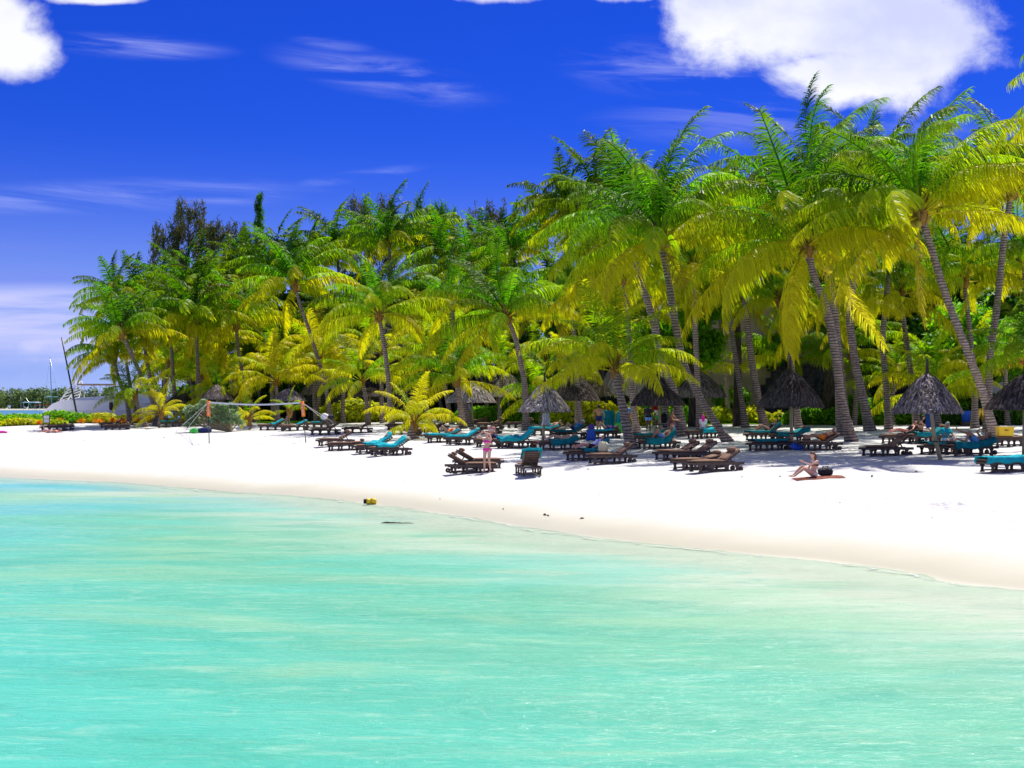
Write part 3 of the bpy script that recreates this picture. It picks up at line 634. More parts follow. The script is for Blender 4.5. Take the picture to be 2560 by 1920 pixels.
MID = [(1130, 760, 100), (1430, 770, 94), (1640, 745, 90), (1815, 730, 92), (1950, 750, 88), (2090, 770, 86), (2250, 735, 86), (2410, 700, 86), (2560, 650, 84)]
for (fx, fy, fY) in MID:
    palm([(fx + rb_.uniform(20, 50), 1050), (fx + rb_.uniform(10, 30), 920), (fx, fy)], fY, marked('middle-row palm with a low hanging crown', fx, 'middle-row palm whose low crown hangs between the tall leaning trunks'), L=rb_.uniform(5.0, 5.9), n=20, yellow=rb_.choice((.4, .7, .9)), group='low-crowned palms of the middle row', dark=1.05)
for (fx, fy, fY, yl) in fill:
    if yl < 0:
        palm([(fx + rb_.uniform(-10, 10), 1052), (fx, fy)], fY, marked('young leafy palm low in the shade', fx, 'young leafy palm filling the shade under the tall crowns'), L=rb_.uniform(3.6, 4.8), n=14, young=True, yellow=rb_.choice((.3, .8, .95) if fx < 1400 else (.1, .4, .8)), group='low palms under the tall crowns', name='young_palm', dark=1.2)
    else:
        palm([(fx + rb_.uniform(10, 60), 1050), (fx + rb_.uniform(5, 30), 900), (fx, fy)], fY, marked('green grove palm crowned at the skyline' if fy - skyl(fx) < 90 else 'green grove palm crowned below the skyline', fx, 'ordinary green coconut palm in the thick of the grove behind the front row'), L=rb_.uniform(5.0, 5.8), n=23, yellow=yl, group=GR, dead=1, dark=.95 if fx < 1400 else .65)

# ------------------------------------------------------------------ leafy masses
def leaves(name, blobs, n, size, mat, parent=None, seed=1, shell=0.55, up=0.3, asp=1.8, droop=0.0):
    """blobs: list of (centre, radii); n leaves spread through their volumes, denser towards the skin"""
    g = np.random.default_rng(seed); Cn = np.array([b[0] for b in blobs], float); Rd = np.array([b[1] for b in blobs], float)
    vol = (Rd.prod(1)) ** 0.67; k = g.choice(len(blobs), n, p=vol / vol.sum())
    d = g.normal(size=(n, 3)); d /= np.linalg.norm(d, axis=1, keepdims=True)
    rad = (shell + (1 - shell) * g.random(n) ** 0.6) * (1 + 0.16 * g.normal(size=n))
    p = Cn[k] + d * rad[:, None] * Rd[k]
    nrm = d * 0.7 + g.normal(size=(n, 3)) * 0.6 + np.array([0, 0, up]); nrm /= np.linalg.norm(nrm, axis=1, keepdims=True)
    a = np.cross(nrm, g.normal(size=(n, 3))); a[:, 2] -= droop; a /= np.linalg.norm(a, axis=1, keepdims=True); b = np.cross(nrm, a); b /= np.linalg.norm(b, axis=1, keepdims=True)
    s_ = size * g.uniform(0.6, 1.3, n)[:, None]; a = a * s_ * asp; b = b * s_
    V = np.stack([p - a, p - b * .9 + a * .1, p + a, p + b * .9 + a * .1], 1)
    rv = np.clip(0.5 + 0.22 * np.sin(k * 12.9898) + 0.2 * g.normal(size=n), 0, 1)
    A = np.stack([rv, np.full(n, .5), rv], 1)[:, None, :].repeat(4, 1)
    return link(name, quads_mesh(name, V, mat, A), parent)

def hedge(name, px0, px1, Y, z0, h, depth, mat, n, size, label, cat='hedge', cols=None, seed=3, Y1=None, bumps=.35, kind=None):
    x0 = (px0 - 1280) / F * Y; Y1 = Y1 or Y; x1 = (px1 - 1280) / F * Y1; g = random.Random(seed)
    L_ = math.hypot(x1 - x0, Y1 - Y); nb_ = max(3, int(L_ / (depth * 0.5))); blobs = []
    cx, cy = (x0 + x1) / 2, (Y + Y1) / 2; gz0 = gz(cx, cy)
    for i in range(nb_ + 1):
        t = i / nb_; X = x0 + (x1 - x0) * t; YY = Y + (Y1 - Y) * t; hh = h * g.uniform(1 - bumps, 1 + bumps * .6)
        blobs.append(((X - cx, YY - cy + g.uniform(-.2, .2) * depth, gz(X, YY) - gz0 + z0 + hh * .5), (depth * .55, depth * .5, hh * .55)))
    root = empty(name, (cx, cy, gz0), label, cat)
    o = leaves('foliage', blobs, n, size, mat, root, seed)
    core = MB()
    for (c_, r__) in blobs: core.ball(c_, 1.0, 7, 5, (r__[0] * .8, r__[1] * .8, r__[2] * .8))
    core.obj('inner_branches', M['bark'], root)
    return root

def leafy_tree(px, Y, py_top, spread, label, mat, n=9000, size=.16, trunk_r=.25, seed=5, name='leafy_tree', by=None, py_low=None, nb_=14):
    g = random.Random(seed); x = (px - 1280) / F * Y; z0 = gz(x, Y); H = CAMH + (HZ - py_top) / F * Y - z0
    root = empty(name, (x, Y, z0), label, 'tree')
    low = (CAMH + (HZ - py_low) / F * Y - z0) if py_low else H * .35
    tb = MB(); tb.tube([(0, 0, -.1), (.1, 0, H * .3), (-.1, .1, H * .75)], [trunk_r * 1.3, trunk_r, trunk_r * .5], 9)
    blobs = []
    for i in range(nb_):
        a = g.uniform(0, 6.28); q = g.random() ** .6; zz = low + (H - low) * g.uniform(0.1, .85); wsc = math.sin(math.pi * min(1, (zz - low) / (H - low) * .8 + .15))
        c_ = (math.cos(a) * spread * q * wsc, math.sin(a) * spread * q * wsc, zz); rr = spread * g.uniform(.3, .45)
        blobs.append((c_, (rr, rr, rr * .75))); tb.tube([(0, 0, min(zz * .6, H * .6)), (c_[0] * .5, c_[1] * .5, zz * .85), c_], [trunk_r * .45, trunk_r * .25, .03], 5)
    blobs.append(((0, 0, H - spread * .3), (spread * .35, spread * .35, spread * .3)))
    tb.obj('trunk', M['bark'], root); leaves('crown', blobs, n, size, mat, root, seed)
    return root

def casuarina(px, Y, py_top, spread, label, seed, n=5200, mat='needle', slim=False):
    g = random.Random(seed); x = (px - 1280) / F * Y; z0 = gz(x, Y) if Y < 300 else 0.3; H = CAMH + (HZ - py_top) / F * Y - z0
    root = empty('casuarina_tree', (x, Y, z0), label, 'tree'); tb = MB()
    tb.tube([(0, 0, -.1), (.2, 0, H * .5), (0, 0, H * .98)], [.32, .2, .03], 7); blobs = []
    k = 26 if not slim else 44
    for i in range(k):
        t = i / k; zz = H * (0.42 + .57 * t); a = i * 2.4; w_ = spread * (1 - t * (.95 if slim else .62)) * g.uniform(.45, 1.0)
        c_ = (math.cos(a) * w_, math.sin(a) * w_, zz + g.uniform(-.4, .4)); tb.tube([(0, 0, zz - w_ * .8), (c_[0] * .6, c_[1] * .6, zz - w_ * .1), c_], [.07, .05, .02], 4)
        blobs.append(((c_[0] * .95, c_[1] * .95, c_[2]), (.34 + .10 * spread, .34 + .10 * spread, .9 + .22 * spread))) if not slim else blobs.append((c_, (.45, .45, .55)))
    if not slim:
        for i in range(6):
            a = g.uniform(0, 6.28); blobs.append(((math.cos(a) * spread * .5, math.sin(a) * spread * .5, H * g.uniform(.86, 1.0)), (.35, .35, 1.1)))
    tb.obj('trunk', M['bark'], root)
    leaves('crown', blobs, int(n * .8), .05, M[mat], root, seed, shell=.15, asp=7.0, droop=1.2)
    return root
casuarina(408, 150, 560, 3.4, 'bushy brown-tinged casuarina at the left of the casuarina row', 11, 6500)
casuarina(470, 152, 506, 3.4, 'tall ragged casuarina with a forked feathery top, left part of the row', 12, 7500)
casuarina(516, 156, 545, 2.2, 'brown casuarina with a pointed top next to the ragged one', 13, 4500)
casuarina(558, 152, 548, 2.4, 'casuarina with thin brown spikes in the middle of the row', 14, 4500)
casuarina(600, 154, 560, 2.2, 'short dark casuarina spike right beside the slender conifer', 15, 4500)
casuarina(648, 150, 478, 1.7, 'slender dark conical tree standing above the left palms', 16, 3800, slim=True, mat='leaf_dark')
casuarina(900, 150, 500, 3.0, 'casuarina showing behind the highest palm tips left of centre', 17, 5500)
casuarina(970, 150, 495, 2.6, 'thin casuarina behind the upright lime palm', 18, 4500)
casuarina(1075, 150, 505, 3.6, 'dark spreading casuarina against the sky left of centre', 19, 7000, mat='leaf_dark')
casuarina(1118, 150, 520, 2.6, 'rounder dark casuarina at the right of its neighbour above the palms', 20, 6000, mat='leaf_dark')
casuarina(1195, 148, 530, 2.4, 'sparse pinkish-brown casuarina tips over the central palms', 21, 4000)
casuarina(1240, 148, 515, 2.2, 'small distant casuarina tip left of the big palm group', 22, 3600)
leafy_tree(1842, 96, 455, 4.2, 'bright green broadleaf tree peeping over the palms beneath the cloud', M['leaf_bright'], 12000, .14, seed=31, py_low=640)
leafy_tree(1730, 96, 700, 3.2, 'leafy green tree behind the two central trunks', M['leaf_bright'], 12000, .12, seed=32, py_low=930)
leafy_tree(2440, 98, 760, 4.4, 'light green garden tree with coral blossoms at the right', M['leaf_bright'], 14000, .12, seed=33, py_low=960)
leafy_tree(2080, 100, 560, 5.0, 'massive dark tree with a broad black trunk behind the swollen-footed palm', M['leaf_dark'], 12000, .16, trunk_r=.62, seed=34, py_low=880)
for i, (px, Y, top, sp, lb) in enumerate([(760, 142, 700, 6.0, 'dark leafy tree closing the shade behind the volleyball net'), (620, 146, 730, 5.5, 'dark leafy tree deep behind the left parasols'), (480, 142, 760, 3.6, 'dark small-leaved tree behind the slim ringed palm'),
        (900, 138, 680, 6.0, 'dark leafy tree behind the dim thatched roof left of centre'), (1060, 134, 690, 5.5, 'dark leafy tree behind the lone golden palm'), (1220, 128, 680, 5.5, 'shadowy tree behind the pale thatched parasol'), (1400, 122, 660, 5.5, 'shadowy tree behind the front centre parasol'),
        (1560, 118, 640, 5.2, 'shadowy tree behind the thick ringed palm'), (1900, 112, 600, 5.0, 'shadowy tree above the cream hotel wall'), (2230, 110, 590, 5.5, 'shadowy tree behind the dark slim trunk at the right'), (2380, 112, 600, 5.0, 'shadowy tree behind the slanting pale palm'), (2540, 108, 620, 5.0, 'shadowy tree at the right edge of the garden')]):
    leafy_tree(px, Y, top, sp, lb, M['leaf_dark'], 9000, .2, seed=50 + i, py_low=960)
fl = []
g = random.Random(9)
b_ = at(2505, 905, 95)
tag(leaves('coral_blossoms', [((b_.x + g.uniform(-1.5, 1.5), b_.y + g.uniform(-.6, .6), b_.z + g.uniform(-.7, .7)), (.3, .3, .25)) for i in range(9)], 700, .07, M['flower'], None, 9), 'coral and pink blossoms in the garden tree at the right edge', 'flowers', kind='stuff')

# hedges, shrubs, ground cover
hedge('beach_hedge', -60, 205, 118, 0.0, .95, 2.6, M['leaf_bright'], 15000, .10, 'low green creeping hedge at the far left in front of the small boats', seed=61, Y1=126)
hedge('beach_hedge', 130, 345, 126, 0.0, .75, 2.2, M['leaf_lime'], 9000, .10, 'lime green ground hedge running under the white yacht', seed=62, Y1=124)
hedge('beach_hedge', 340, 500, 126, 0.0, .6, 2.0, M['leaf_lime'], 7000, .10, 'yellowish hedge behind the leftmost palm trunks', seed=63, Y1=130)
hedge('yellow_border', -40, 150, 115, 0.0, .5, 1.4, M['leaf_lime'], 7000, .09, 'yellow-green leafy border along the sand at the far left', seed=64, Y1=120)
GS = [(40, 118, .6), (85, 119, .7), (97, 117, .6), (150, 121, .75), (203, 121, .7), (238, 121, .6), (250, 120, .7), (283, 121, .8), (306, 120, .8), (330, 121, .9), (352, 120, .9), (372, 119, 1.0)]
SH = ['orange croton bush, first in the row counting along the sand from the far left', 'orange croton bush just left of the little notice board', 'orange croton bush touching the notice board', 'bright orange croton bush right of the notice board', 'orange croton bush below the leaning black mast', 'small ochre croton bush left of the paired loungers by the yacht', 'ochre croton bush behind the foot of the paired loungers by the yacht', 'orange croton bush behind the head of the paired loungers by the yacht',
      'golden croton bush left of the leftmost palm feet', 'golden croton bush between the leftmost palm feet', 'tall golden croton bush touching the young green palm', 'yellow croton bush right of the young green palm']
for i, (px, Y, s_) in enumerate(GS):
    p_ = onground(px, Y); r0 = empty('croton_bush', p_, SH[i], 'shrub', 'orange croton bushes in front of the hedge')
    V = []; A = []; gg = random.Random(i)
    for k in range(46):
        a = gg.uniform(0, 6.28); e_ = R(gg.uniform(25, 80)); d = Vector((math.cos(a) * math.cos(e_), math.sin(a) * math.cos(e_), math.sin(e_))); wv = d.cross(Vector((0, 0, 1))).normalized() * .05
        q0 = Vector((0, 0, .02)) + d * .1; q1 = d * s_ * .6; q2 = d * s_ + Vector((0, 0, -.12)); rv = gg.random()
        V += [(q0 - wv * .5, q0 + wv * .5, q1 + wv, q1 - wv), (q1 - wv, q1 + wv, q2 + wv * .2, q2 - wv * .2)]; A += [[(rv, 0, rv)] * 4] * 2
    link('leaves', quads_mesh('leaves', np.array([[tuple(p) for p in q] for q in V]), M['leaf_orange'], np.array(A)), r0)
hedge('garden_hedge', 840, 960, 118, 0, 1.7, 2.4, M['leaf_lime'], 11000, .12, 'rounded clipped hedge on the lawn behind the low ochre palm', seed=65, Y1=120)
hedge('garden_hedge', 1170, 1340, 108, 0, 1.6, 2.0, M['leaf_bright'], 12000, .12, 'glossy green hedge seen between the light and pale parasol poles', seed=66)
hedge('garden_hedge', 1400, 1590, 100, 0, 1.6, 2.0, M['leaf_lime'], 13000, .11, 'bright lime hedge behind the standing man with bare back', seed=67)
hedge('garden_hedge', 1590, 1700, 104, 0, 1.5, 1.8, M['leaf_bright'], 8000, .11, 'green hedge behind the group at the dark middle parasol', seed=68)
hedge('yellow_shrub', 1795, 1872, 104, 0, 1.15, 1.8, M['leaf_lime'], 7000, .11, 'mounded yellow shrub in front of the black stone wall', 'shrub', seed=69)
hedge('flower_border', 1912, 1985, 102, 0, .75, 1.0, M['leaf_lime'], 4000, .08, 'pale flowering border left of the clipped green hedge', 'flower bed', seed=70)
hedge('garden_hedge', 1985, 2052, 100, 0, 1.1, 1.6, M['leaf_bright'], 6000, .09, 'clipped bright green hedge behind the dark central parasol', seed=71)
hedge('garden_hedge', 2105, 2300, 98, 0, 1.7, 2.2, M['leaf_bright'], 14000, .11, 'deep bright green hedge behind the swollen-footed palm', seed=72)
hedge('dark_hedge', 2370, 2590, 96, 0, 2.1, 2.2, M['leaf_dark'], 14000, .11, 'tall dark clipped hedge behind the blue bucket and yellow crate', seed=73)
leafy = [(1823, 100, 925, .9, 'light green feathery shrub against the black wall')]
hedge('wall_shrub', 1808, 1845, 105, 1.3, 1.3, 1.4, M['leaf_bright'], 4000, .12, 'fern-like green shrub growing high against the black stone wall', 'shrub', seed=74)
# grey-green bush by the net with bare branches
p_ = G(545, 1080); bush = empty('beach_bush', p_, 'rounded grey-green bush with bare pale branches beside the left net pole', 'bush')
bl = []; g = random.Random(77); br = MB()
for i in range(46):
    t = g.random(); bx_ = -2.2 + 3.6 * t; hgt_ = (1.5 + .7 * math.sin(t * 3.0)) * g.uniform(.35, 1)
    c_ = (bx_, g.uniform(-.8, .8), hgt_); bl.append((c_, (.32, .32, .22))); br.tube([(.9, 0, .05), (bx_ * .5 + .4, c_[1] * .5, hgt_ * .45), c_], [.09, .05, .02], 5)
leaves('foliage', bl, 8000, .07, M['leaf_grey'], bush, 77, shell=.1, asp=2.4); br.obj('branch', M['post'], bush)

# lawn
for (x0, x1, y0, y1) in ((640, 960, 118, 150), (1150, 1290, 112, 150), (1380, 2560, 101, 160)):
    g_ = np.random.default_rng(int(x0)); n = 26000; YY = g_.uniform(y0, y1, n) if True else 0; XX = (g_.uniform(x0, x1, n) - 1280) / F * YY
    ZZ = ground(XX, YY); a = g_.uniform(0, 3.14, n); h_ = g_.uniform(.04, .09, n); wx, wy = np.cos(a) * .10, np.sin(a) * .10
    V = np.stack([np.stack([XX - wx, YY - wy, ZZ], -1), np.stack([XX + wx, YY + wy, ZZ], -1), np.stack([XX + wx * .3 + .02, YY + wy, ZZ + h_], -1), np.stack([XX - wx * .8, YY - wy * .5, ZZ + h_], -1)], 1)
    rv = g_.random(n); A = np.stack([rv, rv, rv], 1)[:, None, :].repeat(4, 1)
    tag(link('grass', quads_mesh('grass', V, M['grass'], A)), {640: 'bright mown grass behind the volleyball net', 1150: 'strip of mown grass behind the light grey parasol', 1380: 'mown grass along the hotel garden behind the right half of the beach'}[x0], 'grass', kind='stuff')
    sh_ = MB(); ns = 24
    for i in range(ns):
        for j in range(8):
            q = []
            for (ii, jj) in ((i, j), (i + 1, j), (i + 1, j + 1), (i, j + 1)):
                yy = y0 + (y1 - y0) * jj / 8; xx = (x0 + (x1 - x0) * ii / ns - 1280) / F * yy; q.append((xx, yy, gz(xx, yy) + .05))
            sh_.add(q, [(0, 1, 2, 3)], smooth=True)
    tag(sh_.obj('lawn', M['lawn'] if 'lawn' in M else M.setdefault('lawn', simple('lawn turf', (0.10, 0.28, 0.01), (0.20, 0.42, 0.015), 1.2, .9, .1, .4, .03))), kind='structure')

# far shore with its trees
far = MB(); xs_ = list(range(-1100, 301, 100))
for a, b in zip(xs_, xs_[1:]): far.add([(a, 980, -.3), (b, 980, -.3), (b, 1000, 1.0), (a, 1000, 1.0)], [(0, 1, 2, 3)]); far.add([(a, 1000, 1.0), (b, 1000, 1.0), (b, 1500, 2), (a, 1500, 2)], [(0, 1, 2, 3)])
tag(far.obj('far_shore', M['sand']), kind='structure')
bl = []; g = random.Random(5)
for i in range(420):
    x = -700 + 760 * g.random(); y = 1005 + 60 * g.random(); h_ = (16.8 + 1.8 * math.sin(x * .02) + g.uniform(-3, 1.5)); rr = g.uniform(3, 6); bl.append(((x, y, h_ * .55), (rr, rr, h_ * .5)))
tag(leaves('far_shore_woods', bl, 90000, .75, M['leaf_far'], None, 5, shell=.75, asp=1.5), 'low dark green woods on the far shore across the bay', 'woods', kind='stuff')

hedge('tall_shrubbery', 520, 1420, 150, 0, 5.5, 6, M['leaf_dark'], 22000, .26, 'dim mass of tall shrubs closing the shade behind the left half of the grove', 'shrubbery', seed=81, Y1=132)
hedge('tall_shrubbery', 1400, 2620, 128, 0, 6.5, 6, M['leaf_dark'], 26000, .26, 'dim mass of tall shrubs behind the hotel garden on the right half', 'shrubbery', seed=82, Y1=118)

# ------------------------------------------------------------------ hotel buildings under the palms
def stone_wall(parent, x0, x1, y, z0, z1, seed=1, steps=None):
    """black basalt wall: mortar core with single stones standing proud of it (joined: too many and too small to pick apart)"""
    g = random.Random(seed); core = MB(); core.box(((x0 + x1) / 2, y + .18, (z0 + z1) / 2), (x1 - x0, .32, z1 - z0)); core.obj('wall', M['mortar'], parent)
    mb = MB(); z = z0
    while z < z1 - .1:
        h = g.uniform(.2, .34); h = min(h, z1 - z); x = x0 + g.uniform(-.2, 0)
        while x < x1:
            w_ = g.uniform(.28, .6); a = max(x, x0) + .015; b = min(x + w_, x1) - .015
            if b - a > .08:
                d = g.uniform(.03, .11); mb.box(((a + b) / 2, y - d / 2 + .0, z + h / 2), (b - a, .06 + d, h - .03), taper=g.uniform(.9, 1.0))
            x += w_
        z += h
    tag(mb.obj('stones', M['stone'], parent), kind='stuff')

def thatch(parent, name, R_, H, n, mat, seed=1, spike=.55, flare=.8, ln=.55, under='under_thatch', cols=None):
    """conical thatch: a closed lathe body under many loose straws"""
    g = np.random.default_rng(seed)
    prof = [(R_ * t, H * (1 - t) ** flare * (1 if t < 1 else 1)) for t in np.linspace(1, .06, 9)]
    mb = MB(); mb.lathe([(.03, H * .12), (R_ * .96, -.02)] + [(R_, .03)] + prof[1:] + [(.05, H + spike * .45), (.035, H + spike)], 26, 0)
    mb.obj(name, M[under], parent)
    t = np.sqrt(g.uniform(.004, 1, n)); a = g.uniform(0, 2 * np.pi, n); l_ = ln * g.uniform(.6, 1.2, n)
    def surf(t): tt = np.clip(t, .03, 1.3); return R_ * tt, np.where(tt <= 1, H * np.clip(1 - tt, 0, 1) ** flare, -(tt - 1) * H * 1.3)
    dt = l_ / math.hypot(R_, H); t1 = t; t2 = t + dt * .5; t3 = np.minimum(t + dt, 1.0 + .07 * g.random(n)); t2 = np.minimum(t2, t3)
    a2 = a + g.normal(0, .06, n) / np.maximum(t, .15)
    P_ = []
    for (tt, aa, off) in ((t1, a, .02), (t2, (a + a2) / 2, .05 + .04 * g.random(n)[:, None][:, 0]), (t3, a2, .03 + .05 * g.random(n))):
        r_, z_ = surf(tt); P_.append(np.stack([np.cos(aa) * (r_ + off), np.sin(aa) * (r_ + off), z_ + off], -1))
    side = np.stack([-np.sin(a), np.cos(a), np.zeros(n)], -1) * (g.uniform(.014, .034, n)[:, None])
    V = np.concatenate([np.stack([P_[0] - side, P_[0] + side, P_[1] + side, P_[1] - side], 1), np.stack([P_[1] - side, P_[1] + side, P_[2] + side * .3, P_[2] - side * .3], 1)])
    band = .5 + .28 * np.sin(t * 9.0 + .4 * np.sin(a * 3))
    rv = np.clip(band * .35 + .75 * g.random(n) ** 1.6, 0, 1); rv = np.concatenate([rv, rv]); A = np.stack([rv * 0, rv * 0, rv], 1)[:, None, :].repeat(4, 1)
    tag(link('straw', quads_mesh('straw', V, M[mat], A), parent), kind='stuff')

def villa_roof(px, py_top, py_eave, hw, Y, label, seed, mat='straw_dark'):
    s_ = F / Y; R_ = hw / s_; z1 = CAMH + (HZ - py_top) / s_; z0 = CAMH + (HZ - py_eave) / s_; x = (px - 1280) / s_; zg = gz(x, Y)
    root = empty('thatched_villa', (x, Y, zg), label, 'building')
    sub = bpy.data.objects.new('roof', None); C.objects.link(sub); sub.parent = root; sub.location = (0, 0, z0 - zg)
    thatch(sub, 'roof_body', R_, z1 - z0, 3200, mat, seed, spike=.3, ln=1.0)
    stone_wall(root, -R_ * .72, R_ * .72, -R_ * .5, 0, z0 - zg + .3, seed)
    return root, R_
villa_roof(985, 785, 885, 95, 128, 'grey thatched villa roof showing between the palms left of centre', 3)
villa_roof(1560, 870, 985, 62, 108, 'steep silvery thatched roof behind the open centre of the palms', 4, 'straw_pale')
villa_roof(1460, 835, 960, 70, 116, 'shaded thatched villa behind the front centre parasol', 5)
villa_roof(2232, 760, 850, 60, 112, 'small thatched roof patch behind the swollen-footed palm', 6, 'straw_pale')
villa_roof(830, 900, 985, 75, 126, 'low dark villa with stone walls right of the volleyball net', 7)
# cream hotel front with stepped stone corner
Yh = 108; s_ = F / Yh
def hx(px): return (px - 1280) / s_
root = empty('hotel_wing', (hx(1900), Yh, gz(hx(1900), Yh)), 'cream plastered hotel wing with stepped black stone corner above the flower beds', 'building')
zg = root.location.z
def hzr(py): return CAMH + (HZ - py) / s_ - zg
mb = MB(); mb.box((hx(1960) - root.location.x, 2.3, hzr(740) / 2), (11.5, 4.0, hzr(740))); mb.obj('wall', M['plaster'], root)
for k in range(5):
    a = 1903 + k * 12.5; mb = MB(); mb.box((hx((a + 2080) / 2) - root.location.x, .1, hzr(962 - k * 17) - .27), (hx(2080) - hx(a), .36, .54)); mb.obj('stone_course', M['stone'], root)
stone_wall(root, hx(1905) - root.location.x, hx(2110) - root.location.x, -.1, 0, hzr(968), 8)
mb = MB(); mb.box((hx(1850) - root.location.x, -.2, hzr(1010) + .05), (hx(1876) - hx(1832), .5, .12)); mb.obj('ledge', M['plaster_grey'], root)
w2 = empty('stone_wall', (hx(1830), Yh + .5, gz(hx(1830), Yh)), 'black basalt garden wall behind the mounded yellow shrub', 'wall')
stone_wall(w2, hx(1785) - hx(1830), hx(1880) - hx(1830), 0, 0, 3.1, 9)
w3 = empty('stone_wall', (hx(1000), 122, gz((1000 - 1280) / F * 122, 122)), 'long dim basalt wall deep in the shade left of the pale parasol', 'wall')
w3.location.x = (900 - 1280) / F * 122; w3.location.z = gz(w3.location.x, 122)
stone_wall(w3, -3.8, 5.5, 0, 0, 3.0, 10)
r2 = at(2507, 811, 106); hb = empty('hotel_wing', (r2.x, 107, gz(r2.x, 107)), 'pale grey hotel block glimpsed between fronds at the right edge', 'building')
hh = r2.z - hb.location.z; mb = MB(); mb.box((.3, 2, (hh + .9) / 2), (3.4, 3.5, hh + .9)); mb.obj('wall', M['plaster_grey'], hb); mb = MB(); mb.box((.3, 2, hh + 1.0), (3.8, 3.9, .2)); mb.obj('roof', M['plaster_grey'], hb)
mb = MB(); mb.box((.2, .24, hh * .55), (1.2, .03, 1.3)); mb.obj('window', M['dark_opening'], hb)

# ------------------------------------------------------------------ thatched parasols
def parasol(ax, ay_, ey, hw, by, label, mat='straw_dark', bx=None, Y=None, table=False, seed=1, lean=0.0, posts=1, flare=.82, spike=None):
    foot = G(bx or ax, by) if Y is None else onground(bx or ax, Y); Yp = foot.y; s_ = F / Yp
    zt = CAMH + (HZ - ay_) / s_ - foot.z; ze = CAMH + (HZ - ey) / s_ - foot.z; R_ = hw / s_
    spike_ = spike if spike is not None else (zt - ze) * .24
    root = empty('thatched_parasol', foot, label, 'parasol', 'thatched beach parasols')
    H = zt - ze - spike_; dxm = (ax - (bx or ax)) / s_
    mb = MB(); mb.tube([(0, 0, -.1), (dxm * .5, 0, ze * .5), (dxm, 0, ze + H * .8)], [.085, .078, .065], 10); mb.obj('post', M['post'], root)
    if posts > 1:
        mb = MB(); mb.tube([(-.55, .4, -.1), (-.5, .4, ze + H * .3)], [.06, .055], 8); mb.obj('post', M['post'], root)
    sub = bpy.data.objects.new('roof', None); C.objects.link(sub); sub.parent = root; sub.location = (dxm, 0, ze)
    thatch(sub, 'roof_body', R_, H, 2600, mat, seed, spike=spike_, ln=.6, flare=flare)
    for k in range(8):
        a = k * math.pi / 4 + .2; mb = MB(); mb.tube([(dxm, 0, ze + H * .62), (dxm + math.cos(a) * R_ * .9, math.sin(a) * R_ * .9, ze - .0)], [.03, .022], 5); mb.obj('rafter', M['post'], root)
    mb = MB(); rt = .36 if seed % 2 else .30; zt_ = ze + H * (1 - rt) ** flare + .05
    mb.tube([(dxm + math.cos(k * math.pi / 8) * (R_ * rt + .03), math.sin(k * math.pi / 8) * (R_ * rt + .03), zt_) for k in range(17)], .035, 5, up=(0, 0, 1)); mb.obj('tie_ring', M['under_thatch'], root)
    if table:
        mb = MB(); mb.lathe([(.06, .66), (.42, .66), (.44, .68), (.42, .70), (.06, .70)], 18); mb.obj('table_top', M['wood'], root)
    return root
parasol(452, 968, 1012, 36, 1062, 'leftmost thatched parasol, nearly black, on two thin poles', 'straw_black', seed=11, posts=2)
parasol(542, 947, 998, 36, 1064, 'dark thatched parasol half hidden by the grey-green bush', 'straw_dark', seed=12)
parasol(602, 964, 1000, 30, 1060, 'small black parasol tip behind the volleyball tape', 'straw_black', seed=13)
parasol(722, 960, 1002, 42, 1066, 'brown-grey thatched parasol above the right end of the net tape', 'straw_dark', seed=14)
parasol(925, 960, 992, 42, 1062, 'dim black parasol in the shade left of the golden palm', 'straw_black', seed=15)
parasol(1178, 938, 1005, 58, 1067, 'light grey thatched parasol at the left of the central parasols', 'straw_grey', seed=16, bx=1183, flare=.7)
parasol(1243, 925, 985, 50, 1056, 'dark ridge of a parasol squeezed behind the light grey and the pale one', 'straw_black', seed=17)
parasol(1270, 912, 991, 47, 1060, 'pale straw-coloured parasol with a ragged fringe', 'straw_pale', bx=1274, seed=18, flare=.75)
parasol(1362, 931, 1027, 61, 1103, 'front centre parasol with tall spike and two-toned grey thatch', 'straw_grey', bx=1357, seed=19, flare=.9)
parasol(1439, 908, 999, 56, 1070, 'broad black-brown parasol right behind the front centre one', 'straw_black', seed=20, flare=.75)
parasol(1488, 925, 988, 42, 1062, 'dark parasol tucked behind the broad black-brown one', 'straw_dark', seed=21)
parasol(1538, 915, 982, 40, 1058, 'silvery thatched parasol behind the bending central trunk', 'straw_pale', seed=22)
parasol(1645, 912, 1012, 63, 1092, 'black parasol with a long spike over the group of standing bathers', 'straw_black', bx=1653, seed=23, table=True, flare=.85)
parasol(1748, 905, 992, 64, 1070, 'brown-grey parasol crossed by the trunk of the tallest palm', 'straw_dark', seed=24, table=True, flare=.75)
parasol(1976, 890, 1016, 76, 1121, 'very dark wide parasol standing right of the brown lounger pairs', 'straw_black', bx=1981, seed=25, table=True, flare=.8)
parasol(2318, 897, 1030, 79, 1151, 'large brown-grey parasol with curved spike and leaning bamboo-coloured pole', 'straw_dark', bx=2353, seed=26, flare=.85, table=True)
parasol(2562, 905, 1022, 88, 1140, 'dark parasol cut off by the right edge', 'straw_black', bx=2560, seed=27, flare=.8)

